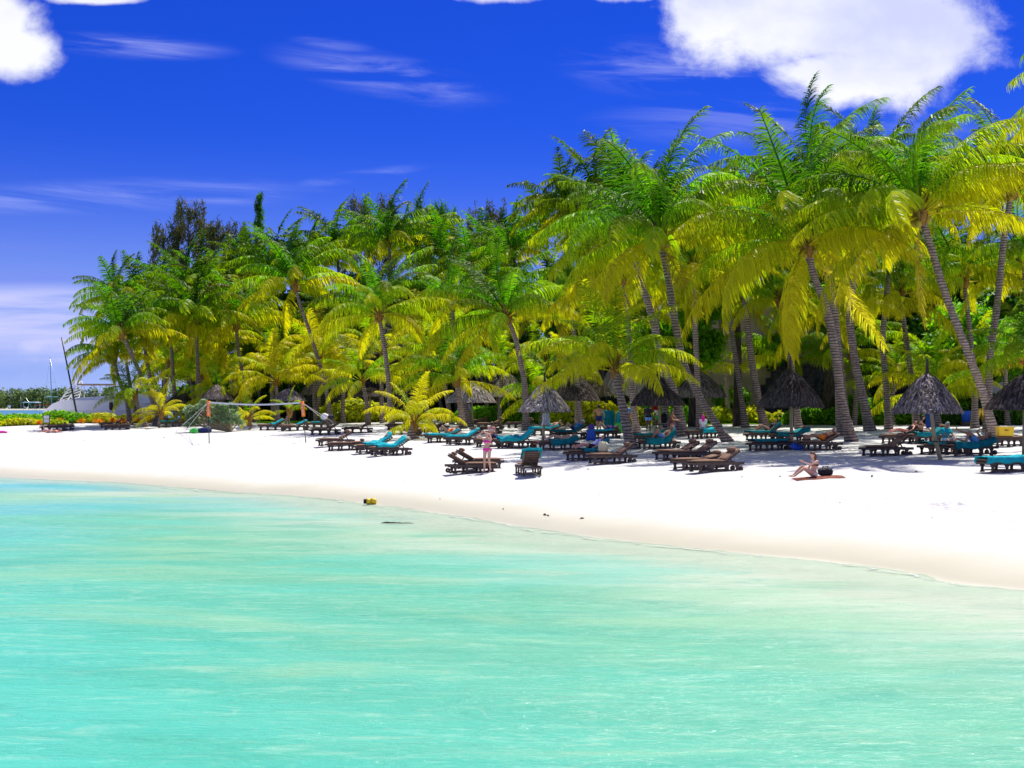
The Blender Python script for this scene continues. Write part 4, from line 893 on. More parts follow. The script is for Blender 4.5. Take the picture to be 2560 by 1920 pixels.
# ------------------------------------------------------------------ loungers
LX0, LX1, HIN = -1.02, 1.02, 0.28
leg_me = MB()
for (z0, z1, w0, w1) in ((0, .05, .16, .14), (.05, .17, .09, .085), (.17, .27, .085, .20)):
    b_ = len(leg_me.v); leg_me.add([(sx * (w0 if z == z0 else w1) / 2, sy * .025, z) for z in (z0, z1) for sy in (-1, 1) for sx in (-1, 1)], [(0, 2, 3, 1), (4, 5, 7, 6), (0, 1, 5, 4), (2, 6, 7, 3), (0, 4, 6, 2), (1, 3, 7, 5)])
LEG = leg_me.mesh('leg', M['wood'])
RAIL = MB().box((0, 0, 0), (2.04, .045, .10)).mesh('side_rail', M['wood'])
BRAIL = MB().box((0, 0, 0), (1.45, .035, .045)).mesh('foot_rail', M['wood'])
CROSS = MB().box((0, 0, 0), (.05, .62, .05)).mesh('cross_bar', M['wood'])
SLAT = MB().box((0, 0, 0), (.075, .56, .018)).mesh('slat', M['wood'])
WHEEL = MB().lathe([(.015, -.025), (.095, -.025), (.10, 0), (.095, .025), (.015, .025)], 14, M=Matrix.Rotation(R(90), 3, 'X')).mesh('wheel', M['wood'])
def pad(l, w_, t, seed=0, seg=6):
    g = random.Random(seed); nx, ny = seg, 4; vs_ = []
    for side in (1, -1):
        for i in range(nx + 1):
            for j in range(ny + 1):
                ex = 1 - (2 * i / nx - 1) ** 8; ey = 1 - (2 * j / ny - 1) ** 6
                vs_.append((l * i / nx, w_ * (j / ny - .5), side * t / 2 * (.35 + .65 * min(ex, ey)) + g.uniform(-.004, .004)))
    fs = []; m_ = (nx + 1) * (ny + 1); ix = lambda i, j: i * (ny + 1) + j
    for i in range(nx):
        for j in range(ny):
            fs.append((ix(i, j), ix(i + 1, j), ix(i + 1, j + 1), ix(i, j + 1))); fs.append((m_ + ix(i, j + 1), m_ + ix(i + 1, j + 1), m_ + ix(i + 1, j), m_ + ix(i, j)))
    for i in range(nx):
        fs.append((ix(i, 0), m_ + ix(i, 0), m_ + ix(i + 1, 0), ix(i + 1, 0))); fs.append((ix(i + 1, ny), m_ + ix(i + 1, ny), m_ + ix(i, ny), ix(i, ny)))
    for j in range(ny):
        fs.append((ix(0, j + 1), m_ + ix(0, j + 1), m_ + ix(0, j), ix(0, j))); fs.append((ix(nx, j), m_ + ix(nx, j), m_ + ix(nx, j + 1), ix(nx, j + 1)))
    return vs_, fs
def pad_mesh(name, l, w_, t, mat, seed):
    mb = MB(); v_, f_ = pad(l, w_, t, seed); mb.add(v_, f_, smooth=True); return mb.mesh(name, mat)
SEATP = pad_mesh('seat_cushion', HIN - LX0, .64, .085, M['cushion'], 1)
BACKP = pad_mesh('back_cushion', LX1 - HIN - .02, .64, .085, M['cushion'], 2)
PILL = MB(); PILL.tube([(0, -.26, 0), (0, -.2, 0), (0, 0, .01), (0, .2, 0), (0, .26, 0)], [.03, .085, .09, .085, .03], 10, flat=.75); PILL = PILL.mesh('pillow', M['cushion'])
SEATZ = .37
def lounger(px, py, head, back, label, pillow=True, cushion=True):
    """head: heading of the head end in degrees (0 = to the right), back: backrest angle"""
    p = G(px, py); root = empty('sun_lounger', p, label, 'sun lounger', 'wooden sun loungers on the sand', R(head))
    def L_(name, me, loc, rot=(0, 0, 0), par=root):
        o = link(name, me, par); o.location = loc; o.rotation_euler = rot; return o
    for sy in (-1, 1):
        L_('side_rail', RAIL, (0, sy * .33, .30)); L_('foot_rail', BRAIL, (0, sy * .33, .055))
        for x in (-.80, -.30, .25, .72): L_('leg', LEG, (x, sy * .33, -.01))
        L_('wheel', WHEEL, (.90, sy * .28, .10))
    for x in (-1.0, .28, 1.0): L_('cross_bar', CROSS, (x, 0, .30))
    br = bpy.data.objects.new('backrest', None); C.objects.link(br); br.parent = root; br.location = (HIN, 0, .345); br.rotation_euler = (0, -R(back), 0)
    for sy in (-1, 1): o = L_('back_rail', BRAIL, (.36, sy * .27, -.01), par=br); o.scale = (.5, 1, 1)
    for k in range(6): L_('slat', SLAT, (.06 + k * .125, 0, .02), par=br)
    if back > 12:
        o = L_('prop', BRAIL, (HIN + .38, 0, .30 + .19 * math.sin(R(back))), (0, R(62), 0)); o.scale = (.30, 1, 1)
    if cushion:
        L_('seat_cushion', SEATP, (LX0 + .02, 0, SEATZ + .03)); L_('back_cushion', BACKP, (.01, 0, .075), par=br)
    if pillow: L_('pillow', PILL, (.58, 0, .17), par=br)
    root['back'] = back; del root['back']; return root
def prof(back, x, lift=0.0):
    """top of the cushion at distance x from the foot end along the lounger"""
    seat_l = HIN - LX0
    if x <= seat_l: return (LX0 + x, SEATZ + .08 + lift)
    d = x - seat_l; a = R(back); return (HIN + d * math.cos(a) - (.08 + lift) * math.sin(a), .345 + .10 + d * math.sin(a) + lift * math.cos(a) + (.03 if back > 5 else .02))
def towel(lg, back, x0, x1, mat, label, off=0.0, w_=.9, seed=1, bunch=0.0, name='beach_towel', skew=0.0):
    g = random.Random(seed); nx, ny = 16, 12; mb = MB(); vs_ = []
    ph = [g.uniform(0, 6.28) for _ in range(6)]
    for i in range(nx + 1):
        for j in range(ny + 1):
            s_ = (j / ny - .5) * w_ + skew * (i / nx - .5); x = x0 + (x1 - x0) * i / nx + .03 * math.sin(j * 1.1 + ph[0])
            X, Z = prof(back, x, .025); y = max(-.37, min(.37, s_)); dr = abs(s_ - y)
            wr = .018 * math.sin(x * 14 + s_ * 6 + ph[1]) + .014 * math.sin(x * 27 - s_ * 17 + ph[2]) + bunch * (.07 * math.sin(x * 6 + ph[3]) * math.cos(s_ * 5 + ph[4]) + .05 * abs(math.sin(s_ * 11 + x * 7)))
            vs_.append((X, y * 1.02 + math.copysign(.02 * math.sin(x * 16 + ph[5]), s_) * (dr > 0) + off, Z + (max(0, wr) + .012 if dr == 0 else .01) - dr * (1 - .15 * math.sin(x * 9 + ph[0]))))
    ix = lambda i, j: i * (ny + 1) + j
    mb.add(vs_, [(ix(i, j), ix(i + 1, j), ix(i + 1, j + 1), ix(i, j + 1)) for i in range(nx) for j in range(ny)], smooth=True)
    o = mb.obj(name, M[mat]); o.location = lg.location; o.rotation_euler = lg.rotation_euler
    sm = o.modifiers.new('thickness', 'SOLIDIFY'); sm.thickness = .012; sm.offset = 1
    return tag(o, label, 'towel')
LG = {}
def LN(key, *a, **k): LG[key] = (lounger(*a, **k), a[3]); return LG[key][0]
# open sand, left to right
LN('n1', 134, 1078, 14, 8, 'lounger beside the little notice board at the far left, back slightly raised')
LN('n2', 152, 1076, 14, 4, 'flat lounger just right of the notice board')
LN('y1', 280, 1070, 16, 28, 'rear lounger of the pair left of the palm feet, back raised and very dark')
LN('y2', 291, 1075, 12, 2, 'front flat lounger of the pair left of the palm feet')
LN('p1', 425, 1068, 10, 25, 'lounger covered in dark teal under the leftmost black parasol')
LN('p2', 472, 1067, 14, 22, 'brown lounger right of the two-pole parasol')
LN('v1', 680, 1076, 16, 30, 'lounger with teal towel directly left of the fan-like sprout')
LN('v2', 735, 1078, 16, 24, 'lounger behind the right net pole with a towel on its raised back')
LN('v3', 795, 1071, 14, 30, 'lounger carrying a bundle of white and dark bags right of the net')
LN('a1', 812, 1087, 14, 32, 'brown lounger under the slender leaning palm, back half raised')
LN('a2', 893, 1083, 10, 30, 'dark lounger between the slender leaning palm and the golden palm')
LN('b1', 838, 1117, 20, 34, 'rear lounger of the bare brown pair on open sand at left, back raised, rolled pillow')
LN('b2', 865, 1126, 20, 2, 'front lounger of the bare brown pair on open sand at left, lying flat')
LN('c1', 936, 1133, 20, 36, 'rear lounger heaped with turquoise towel in the second open pair')
LN('c2', 975, 1139, 20, 34, 'front lounger of the pair heaped with turquoise towels')
LN('d1', 1015, 1086, 12, 12, 'dark lounger in the packed rows behind the golden palm')
LN('d2', 1055, 1090, 12, 22, 'long brown lounger immediately right of the golden palm trunk')
LN('d3', 1085, 1078, 12, 20, 'brown lounger in the second packed row behind the reclining orange swimsuit')
LN('d4', 1000, 1074, 12, 20, 'dark lounger at the back of the packed rows behind the golden palm')
LN('e1', 1110, 1107, 16, 26, 'lounger with the knees-up sunbather in orange, left central')
LN('e2', 1158, 1112, 16, 32, 'lounger with a smooth turquoise towel running up its raised back')
LN('f1', 1188, 1062, 8, 8, 'lounger lying empty under the light grey parasol')
LN('f2', 1225, 1072, 8, 26, 'brown lounger with reddish cushion between the two pale poles')
LN('f3', 1300, 1070, 8, 18, 'brown lounger right of the pale parasol pole')
LN('f4', 1215, 1084, 10, 16, 'dark lounger behind the bare-backed seated woman')
LN('g1', 1235, 1117, 14, 4, 'lounger on which the bare-backed woman sits')
LN('g2', 1290, 1122, 16, 34, 'lounger with crumpled teal towel bulging over its head end')
LN('h1', 1196, 1172, 196, 30, 'rear lounger facing away behind the woman in the pink bikini, head end at left')
LN('h2', 1178, 1184, 194, 30, 'front lounger with raised slatted back beside the woman in the pink bikini')
LN('i1', 1321, 1186, -80, 42, 'single lounger seen from its head end with turquoise towel hooked over the back')
LN('j1', 1395, 1127, 12, 14, 'lounger with the sleeping sunbather under the front centre parasol')
LN('j2', 1368, 1088, 8, 20, 'lounger with bright turquoise towel behind the front centre pole')
LN('k1', 1470, 1150, 16, 36, 'lounger with the man in the lilac shirt')
LN('k2', 1528, 1160, 14, 34, 'brown lounger right of the cream beach bag, head against the leaning thin trunk')
LN('k3', 1425, 1098, 8, 34, 'lounger under the reader with the sun hat')
LN('k4', 1505, 1096, 10, 6, 'flat lounger with two people lying under the broad black-brown parasol')
LN('l1', 1645, 1122, 14, 36, 'lounger with the man in blue swim shorts')
LN('l2', 1630, 1108, 14, 20, 'shaded lounger directly behind the man in blue swim shorts')
LN('m1', 1694, 1151, 22, 30, 'rearmost lounger of the four bare brown ones right of centre')
LN('m2', 1738, 1153, 22, 34, 'second bare brown lounger right of centre with square pillow')
LN('m3', 1745, 1174, 22, 12, 'third bare brown lounger right of centre, back barely raised')
LN('m4', 1788, 1179, 22, 34, 'frontmost of the four bare brown loungers right of centre')
LN('o1', 1762, 1096, 12, 8, 'lounger where the woman with the pink headscarf sits')
LN('q1', 1910, 1102, 14, 38, 'teal-covered lounger with steep back left of the very dark parasol')
LN('q2', 1925, 1127, 14, 0, 'low teal-covered lounger nearest the sand left of the very dark parasol')
LN('q3', 1975, 1105, 14, 18, 'teal-covered lounger behind the pole of the very dark parasol')
LN('q4', 2045, 1126, 12, 28, 'lounger with the sunbather in orange shorts right of the very dark parasol')
LN('r1', 2215, 1141, 12, 38, 'empty brown lounger with steep back at the left of the leaning bamboo-coloured pole')
LN('r2', 2255, 1108, 10, 34, 'lounger with the pink-legged sunbather in the right-hand group')
LN('r3', 2322, 1107, 10, 30, 'lounger on which the long-haired bather sits in the right-hand group')
LN('r4', 2360, 1136, 12, 0, 'lounger crossed by the leaning bamboo-coloured pole')
LN('r5', 2425, 1139, 12, 16, 'lounger with the sunbather whose legs are crossed in the air')
LN('s1', 2530, 1116, 4, 0, 'flat lounger bearing the yellow crate at the right edge')
LN('s2', 2525, 1180, 10, 10, 'lounger draped in bright turquoise at the lower right edge of the shade')
def TW(key, x0, x1, mat, label, **k): l_, b_ = LG[key]; return towel(l_, b_, x0, x1, mat, label, **k)
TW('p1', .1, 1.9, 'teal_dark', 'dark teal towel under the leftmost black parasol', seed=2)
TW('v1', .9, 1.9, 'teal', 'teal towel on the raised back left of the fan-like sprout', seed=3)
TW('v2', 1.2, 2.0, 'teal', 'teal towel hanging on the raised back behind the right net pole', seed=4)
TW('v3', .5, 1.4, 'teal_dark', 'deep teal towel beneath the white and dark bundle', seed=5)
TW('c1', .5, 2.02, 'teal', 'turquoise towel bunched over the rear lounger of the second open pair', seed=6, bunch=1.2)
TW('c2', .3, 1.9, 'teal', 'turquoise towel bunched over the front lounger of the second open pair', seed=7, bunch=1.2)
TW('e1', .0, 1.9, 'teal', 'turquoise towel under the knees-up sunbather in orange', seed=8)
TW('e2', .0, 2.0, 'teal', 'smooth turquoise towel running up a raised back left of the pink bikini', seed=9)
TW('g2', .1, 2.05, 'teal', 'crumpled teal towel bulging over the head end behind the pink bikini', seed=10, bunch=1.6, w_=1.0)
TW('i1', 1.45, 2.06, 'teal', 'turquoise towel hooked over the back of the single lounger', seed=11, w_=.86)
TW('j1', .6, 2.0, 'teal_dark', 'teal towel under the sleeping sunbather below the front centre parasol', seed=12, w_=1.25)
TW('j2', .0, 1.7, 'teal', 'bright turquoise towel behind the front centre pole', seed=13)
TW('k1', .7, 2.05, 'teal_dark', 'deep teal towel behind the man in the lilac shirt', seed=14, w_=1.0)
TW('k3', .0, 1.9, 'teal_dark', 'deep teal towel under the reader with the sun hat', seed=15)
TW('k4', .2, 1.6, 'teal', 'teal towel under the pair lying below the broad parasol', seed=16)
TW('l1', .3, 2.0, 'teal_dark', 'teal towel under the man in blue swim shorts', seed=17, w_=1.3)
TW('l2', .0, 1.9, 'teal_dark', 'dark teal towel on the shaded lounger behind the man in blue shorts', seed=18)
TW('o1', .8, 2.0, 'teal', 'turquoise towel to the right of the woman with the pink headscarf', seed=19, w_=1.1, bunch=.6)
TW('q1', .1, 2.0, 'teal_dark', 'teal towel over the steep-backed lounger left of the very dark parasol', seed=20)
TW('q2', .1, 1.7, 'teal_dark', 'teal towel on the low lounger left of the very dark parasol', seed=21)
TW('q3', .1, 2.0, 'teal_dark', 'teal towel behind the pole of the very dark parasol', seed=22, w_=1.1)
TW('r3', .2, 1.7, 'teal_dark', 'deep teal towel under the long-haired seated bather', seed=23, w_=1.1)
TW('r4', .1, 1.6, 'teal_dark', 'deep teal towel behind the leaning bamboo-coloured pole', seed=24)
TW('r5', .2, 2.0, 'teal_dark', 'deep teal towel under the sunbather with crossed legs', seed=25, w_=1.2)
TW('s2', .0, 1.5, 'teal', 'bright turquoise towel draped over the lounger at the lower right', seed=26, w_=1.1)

# ------------------------------------------------------------------ people
def ik(a, c_, l1, l2, pole):
    a, c_, pole = Vector(a), Vector(c_), Vector(pole); d = c_ - a; L_ = min(d.length, (l1 + l2) * .999); u_ = d.normalized(); c_ = a + u_ * L_
    x = (l1 * l1 - l2 * l2 + L_ * L_) / (2 * L_); h = math.sqrt(max(0, l1 * l1 - x * x)); n_ = (pole - u_ * pole.dot(u_)).normalized(); return a + u_ * x + n_ * h, c_
def capsule(mb, a, b, ra, rb, n=8):
    a, b = Vector(a), Vector(b); d = (b - a); L_ = d.length; t = d.normalized() if L_ > 1e-5 else Vector((0, 0, 1))
    mb.tube([a - t * ra * .98, a - t * ra * .7, a, b, b + t * rb * .7, b + t * rb * .98], [ra * .15, ra * .72, ra, rb, rb * .72, rb * .15], n)
def remeshed(mb, name, mats, vox, parent=None, smooth=3):
    me = mb.mesh(name + '_tmp', mats); o = link(name + '_tmp', me); r_ = o.modifiers.new('r', 'REMESH'); r_.mode = 'VOXEL'; r_.voxel_size = vox; r_.use_smooth_shade = True
    s_ = o.modifiers.new('s', 'SMOOTH'); s_.iterations = smooth; s_.factor = .6
    dg = bpy.context.evaluated_depsgraph_get(); ev = o.evaluated_get(dg); nm = bpy.data.meshes.new_from_object(ev); nm.name = name
    bpy.data.objects.remove(o, do_unlink=True); bpy.data.meshes.remove(me)
    nm.materials.clear()
    for m_ in mats if isinstance(mats, (list, tuple)) else [mats]: nm.materials.append(m_)
    nm.polygons.foreach_set('use_smooth', np.ones(len(nm.polygons), bool)); return nm
def person(loc, rz, label, pose, skin_='skin_tan', hair='hair_brown', long_hair=False, wear=(), sex='f', scale=1.0, hat=None, vox=.017, group=None):
    """pose: dict of joints in the person's own frame"""
    P_ = {k: Vector(v_) for k, v_ in pose.items() if k not in ('pk', 'pe')}
    pel, che, nek, hed = P_['pelvis'], P_['chest'], P_['neck'], P_['head']; lat = P_['lat'].normalized(); fwd = P_['fwd'].normalized()
    sw = .165 if sex == 'f' else .195; hw = .095 if sex == 'f' else .09
    pk = pose.get('pk', [(0, -1, .2), (0, -1, .2)]); pe = pose.get('pe', [(0, 1, -.3), (0, 1, -.3)]); seg = []
    def S(tagn, a, b, ra, rb): seg.append((tagn, Vector(a), Vector(b), ra, rb))
    f = 1.0 if sex == 'f' else 1.12; up_ = (nek - pel).normalized()
    S('pelvis', pel + lat * .07, pel - lat * .07, .105, .105); S('belly', pel + up_ * .03, pel.lerp(che, .7), .105 * f, .098 * f)
    S('chest', che + lat * .065, che - lat * .065, .108 * f, .108 * f); S('chest', che + up_ * .1 + lat * sw * .62, che + up_ * .1 - lat * sw * .62, .078 * f, .078 * f)
    S('neck', che + up_ * .12, hed, .06, .05); hu = (hed - nek).normalized()
    S('head', hed + hu * .01, hed + hu * .055, .085, .088); S('head', hed - hu * .04 + fwd * .025, hed, .058, .07)
    S('face', hed + fwd * .085 + hu * .012, hed + fwd * .10 - hu * .012, .010, .014)
    for s_ in (-1, 1): S('ear', hed + lat * s_ * .083, hed + lat * s_ * .088 + hu * .02, .016, .016)
    if sex == 'f':
        for s_ in (-1, 1): S('bust', che + fwd * .07 + lat * s_ * .06 + up_ * .03, che + fwd * .082 + lat * s_ * .062 + up_ * .02, .052, .048)
    fing = []
    for i, s_ in enumerate((-1, 1)):
        hip = pel + lat * s_ * hw; kn, an = ik(hip, P_['foot%d' % i], .43, .42, pk[i])
        S('glute', pel + lat * s_ * .06 - fwd * .05, hip - fwd * .02, .09, .10); S('thigh', hip, kn, .092 * f, .055 * f); S('shin', kn, an, .054 * f, .036 * f); mid = kn.lerp(an, .3); S('calf', kn.lerp(an, .15), kn.lerp(an, .45), .056, .052)
        toe = P_.get('toe%d' % i, an + Vector((0, -.15, -.05))); S('foot', an, toe, .036, .026)
        sho = che + up_ * .115 + lat * s_ * sw; el, ha = ik(sho, P_['hand%d' % i], .27, .245, pe[i])
        S('shoulder', sho - lat * s_ * .04, sho, .062 * f, .056 * f); S('uparm', sho, el, .047 * f, .037 * f); S('forearm', el, ha, .037 * f, .024 * f)
        hd = (ha - el).normalized(); sd = hd.cross(fwd); sd = sd.normalized() if sd.length > .1 else lat; nn = hd.cross(sd)
        S('hand', ha, ha + hd * .06, .026, .032)
        for k in range(4):
            b_ = ha + hd * .06 + sd * (k - 1.5) * .019; l_ = (.065, .078, .074, .058)[k]; fing.append([b_, b_ + hd * l_ * .5 + nn * .008, b_ + hd * l_ + nn * .024])
        b_ = ha + hd * .015 + sd * .028; fing.append([b_, b_ + (hd * .6 + sd).normalized() * .035, b_ + (hd + sd * .5).normalized() * .06])
    mb = MB()
    for (_, a, b, ra, rb) in seg: capsule(mb, a, b, ra, rb)
    me = remeshed(mb, 'person', M[skin_], vox)
    # fingers are welded to the palm mesh
    bm_ = bmesh.new(); bm_.from_mesh(me); fm = MB()
    for fpts in fing: fm.tube([fpts[0] - (fpts[1] - fpts[0]) * .6] + fpts, [.011, .011, .010, .007], 6)
    fmesh = fm.mesh('fingers', M[skin_]); bm_.from_mesh(fmesh); bm_.to_mesh(me); bm_.free(); bpy.data.meshes.remove(fmesh)
    o = link('person', me); o.location = loc; o.rotation_euler = (0, 0, rz); o.scale = (scale,) * 3; tag(o, label, 'person', group)
    # clothing: the body faces nearest to given bones, lifted off the skin
    nf = len(me.polygons); cen = np.empty(nf * 3); me.polygons.foreach_get('center', cen); cen = cen.reshape(-1, 3)
    best = np.full(nf, 9.); who = np.zeros(nf, int); tt = np.zeros(nf)
    for i, (_, a, b, ra, rb) in enumerate(seg):
        A = np.array(a); B = np.array(b); e = B - A; t = np.clip(((cen - A) @ e) / max(1e-9, e @ e), 0, 1); d = np.linalg.norm(cen - A - t[:, None] * e, axis=1) - (ra + (rb - ra) * t)
        k = d < best; best[k] = d[k]; who[k] = i; tt[k] = t[k]
    tags = np.array([s_[0] for s_ in seg])[who]
    upv = np.array(up_); hgt_ = (cen - np.array(pel)) @ upv; hc = (cen - np.array(che)) @ upv; fw_ = (cen - np.array(pel)) @ np.array(fwd); la = np.abs((cen - np.array(pel)) @ np.array(lat))
    for (nm, kind_, mat) in wear:
        core_ = np.isin(tags, ['pelvis', 'glute', 'belly', 'chest', 'bust', 'shoulder'])
        if kind_ == 'bikini_bottom': sel = (np.isin(tags, ['pelvis', 'glute', 'belly']) | ((tags == 'thigh') & (tt < .12))) & (hgt_ < .035) & (hgt_ > -.13) & (hgt_ > -.02 - .11 * (1 - np.clip((la - .02) / .10, 0, 1)) - .03 * (fw_ < 0))
        elif kind_ == 'bikini_top': sel = (tags == 'bust') | (np.isin(tags, ['chest']) & (np.abs(hc - .005) < .022))
        elif kind_ == 'one_piece': sel = np.isin(tags, ['pelvis', 'glute', 'belly', 'bust', 'chest']) & (hc < .08)
        elif kind_ == 'trunks': sel = (np.isin(tags, ['pelvis', 'glute', 'belly']) & (hgt_ < .06)) | ((tags == 'thigh') & (tt < .55))
        elif kind_ == 'shirt': sel = (core_ & (hgt_ > -.06)) | ((tags == 'uparm') & (tt < .75)) | ((tags == 'neck') & (tt < .25))
        elif kind_ == 'trousers': sel = (np.isin(tags, ['pelvis', 'glute', 'belly']) & (hgt_ < .06)) | np.isin(tags, ['thigh', 'calf']) | ((tags == 'shin') & (tt < .7))
        off = {'bikini_bottom': .007, 'bikini_top': .008, 'one_piece': .007}.get(kind_, .018)
        bm_ = bmesh.new(); bm_.from_mesh(me); bm_.faces.ensure_lookup_table(); bmesh.ops.delete(bm_, geom=[f_ for f_, k in zip(bm_.faces, sel) if not k], context='FACES'); bm_.normal_update()
        for v_ in bm_.verts: v_.co += v_.normal * off
        gm = bpy.data.meshes.new(nm); bm_.to_mesh(gm); bm_.free(); gm.materials.clear(); gm.materials.append(M[mat])
        if len(gm.polygons): link(nm, gm, o)
    hb_ = MB(); capsule(hb_, hed + hu * .035 - fwd * .022, hed + hu * .072 - fwd * .005, .096, .086); capsule(hb_, hed - fwd * .035, hed + hu * .02 - fwd * .04, .082, .086)
    if long_hair:
        dn = Vector((0, 0, -1)) if abs(up_.z) > .5 else -up_
        for k in (-1, 0, 1): capsule(hb_, hed - fwd * .06 + lat * .04 * k, hed - fwd * .075 + dn * .24 + lat * .055 * k, .06, .03)
    link('hair', remeshed(hb_, 'hair', M[hair], .018, smooth=2), o)
    eb = MB()
    for s_ in (-1, 1): eb.ball(hed + fwd * .078 + lat * s_ * .032 + hu * .02, .011, 6, 4)
    link('eyes', eb.mesh('eyes', M['black']), o); mbm = MB(); mbm.ball(hed + fwd * .088 - hu * .042, .016, 6, 4, (1.3, .5, .4)); link('mouth', mbm.mesh('mouth', M['red']), o)
    if hat:
        Mh = up_.to_track_quat('Z', 'Y').to_matrix() if False else hu.to_track_quat('Z', 'Y').to_matrix()
        hm = MB(); hm.lathe([(.17, .045), (.115, .06), (.105, .11), (.07, .155), (.01, .165)], 14, M=Mh, c=hed); link('hat', hm.mesh('hat', M[hat]), o)
    return o
STAND = dict(pelvis=(0, 0, .93), chest=(0, .01, 1.22), neck=(0, .01, 1.42), head=(0, -.01, 1.53), lat=(1, 0, 0), fwd=(0, -1, 0), foot0=(-.09, 0, .08), foot1=(.09, 0, .08), hand0=(-.26, -.05, .78), hand1=(.26, -.05, .78), toe0=(-.11, -.15, .03), toe1=(.11, -.15, .03), pe=[(-.3, 1, 0), (.3, 1, 0)])
def recline(back, knees=0.0, hand='side', legs='flat'):
    """lying on a lounger, feet at -x, head at +x"""
    a = R(back); d = Vector((math.cos(a), 0, math.sin(a))); z = SEATZ + .08; pel = Vector((.20, 0, z + .12)); n_ = Vector((-math.sin(a), 0, math.cos(a)))
    che = pel + d * .30; nek = pel + d * .50; hed = nek + (d * .8 + Vector((0, 0, .35)) * (1 if back > 10 else .3)).normalized() * .12
    fk = .80 - .32 * knees; p = dict(pelvis=pel, chest=che, neck=nek, head=hed, lat=(0, 1, 0), fwd=n_, foot0=(pel.x - fk, -.10, z + .07), foot1=(pel.x - fk + .10 * knees, .11, z + .07), toe0=(pel.x - fk - .06, -.13, z + .20), toe1=(pel.x - fk - .02, .15, z + .19), pk=[(0, -.2, 1), (0, .2, 1)], pe=[(0, -1, -.2), (0, 1, -.2)])
    if knees: p['toe0'] = (pel.x - fk - .15, -.11, z + .03); p['toe1'] = (pel.x - fk - .05, .12, z + .03)
    if hand == 'side': p['hand0'] = pel + Vector((-.02, -.24, -.02)); p['hand1'] = pel + Vector((-.02, .24, -.02))
    elif hand == 'book': p['hand0'] = che + n_ * .34 + d * .05 + Vector((0, -.09, 0)); p['hand1'] = che + n_ * .34 + d * .05 + Vector((0, .09, 0))
    elif hand == 'belly': p['hand0'] = pel + d * .15 + n_ * .12 + Vector((0, -.05, 0)); p['hand1'] = pel + d * .12 + n_ * .12 + Vector((0, .06, 0))
    if legs == 'crossed': p['foot0'] = (pel.x - .45, -.08, z + .07); p['foot1'] = (pel.x - .72, -.02, z + .50); p['toe1'] = (pel.x - .80, -.02, z + .62); p['pk'] = [(0, 0, 1), (.6, 0, 1)]
    return p
def on(key, pose, label, **k):
    l_ = LG[key][0]; return person(l_.location, l_.rotation_euler.z, label, pose, **k)
SIT = dict(pelvis=(0, .05, .56), chest=(0, .08, .86), neck=(0, .05, 1.05), head=(0, 0, 1.16), lat=(1, 0, 0), fwd=(0, -1, 0), foot0=(-.12, -.42, .08), foot1=(.12, -.42, .08), toe0=(-.13, -.56, .03), toe1=(.13, -.56, .03), hand0=(-.14, -.32, .62), hand1=(.14, -.32, .62), pk=[(0, -1, 1), (0, -1, 1)], pe=[(-1, .5, -.3), (1, .5, -.3)])
p1 = dict(STAND); p1.update(foot0=(-.07, -.12, .08), foot1=(.09, .10, .10), toe0=(-.09, -.27, .03), toe1=(.10, -.03, .03), hand0=(-.16, -.20, 1.60), hand1=(-.02, -.22, 1.62), pe=[(-1, -.3, .2), (1, -.3, .2)], head=(0, -.02, 1.53))
person(G(1218, 1184), R(-25), 'woman in a hot pink bikini standing on the sand with both hands at her face', p1, 'skin_light', 'hair_brown', False, (('bikini_top', 'bikini_top', 'pink'), ('bikini_bottom', 'bikini_bottom', 'pink')), vox=.014)
p2 = dict(pelvis=(0, 0, .12), chest=(.05, 0, .41), neck=(.04, 0, .60), head=(-.01, 0, .72), lat=(0, 1, 0), fwd=(-1, 0, .05), foot0=(-.72, -.14, .07), foot1=(-.66, .12, .07), toe0=(-.86, -.15, .05), toe1=(-.80, .14, .05), hand0=(-.40, -.12, .52), hand1=(-.28, .10, .36), pk=[(0, 0, 1), (0, 0, 1)], pe=[(.2, -.6, -1), (.2, .6, -1)])
sit = person(G(2033, 1194), R(12), 'woman with tied auburn hair sitting on a rust mat, knees bent, hands in front', p2, 'skin_light', 'hair_brown', True, (('bikini_top', 'bikini_top', 'black'), ('bikini_bottom', 'bikini_bottom', 'white_cloth')), vox=.014)
on('e1', recline(20, .9), 'sunbather in orange swimwear lying with both knees up, left central', skin_='skin_tan', hair='hair_dark', wear=(('swimsuit', 'one_piece', 'orange'),))
on('j1', recline(8), 'sunbather asleep on her back under the front centre parasol', skin_='skin_light', hair='hair_grey', wear=(('dress', 'one_piece', 'tan'),), sex='f')
on('k1', recline(34, 0), 'dark-haired man reclining in a lilac shirt with bare feet towards the sea', skin_='skin_red', hair='hair_dark', wear=(('shirt', 'shirt', 'lilac'), ('shorts', 'trunks', 'black')), sex='m')
on('l1', recline(34, .9), 'tanned man in blue swim shorts reclining with raised knees', skin_='skin_tan', hair='hair_grey', wear=(('shorts', 'trunks', 'sky_blue'),), sex='m')
on('k3', recline(34, .8, 'book'), 'reader in a sun hat holding a magazine, knees drawn up', skin_='skin_light', hair='hair_grey', wear=(('top', 'shirt', 'sky_blue'), ('bottoms', 'trunks', 'navy')), hat='white_cloth')
on('k4', recline(6, .9, 'belly'), 'person lying with bent pale knees under the broad black-brown parasol', skin_='skin_light', hair='hair_brown', wear=(('top', 'shirt', 'purple'),))
on('q4', recline(26, .0, 'belly'), 'sunbather in bright orange shorts lying right of the very dark parasol', skin_='skin_tan', hair='hair_grey', wear=(('shorts', 'trunks', 'orange'),), sex='m')
on('r2', recline(32, 0), 'pink-legged sunbather in black swimwear in the right-hand group', skin_='skin_red', hair='hair_dark', wear=(('swimsuit', 'one_piece', 'black'),))
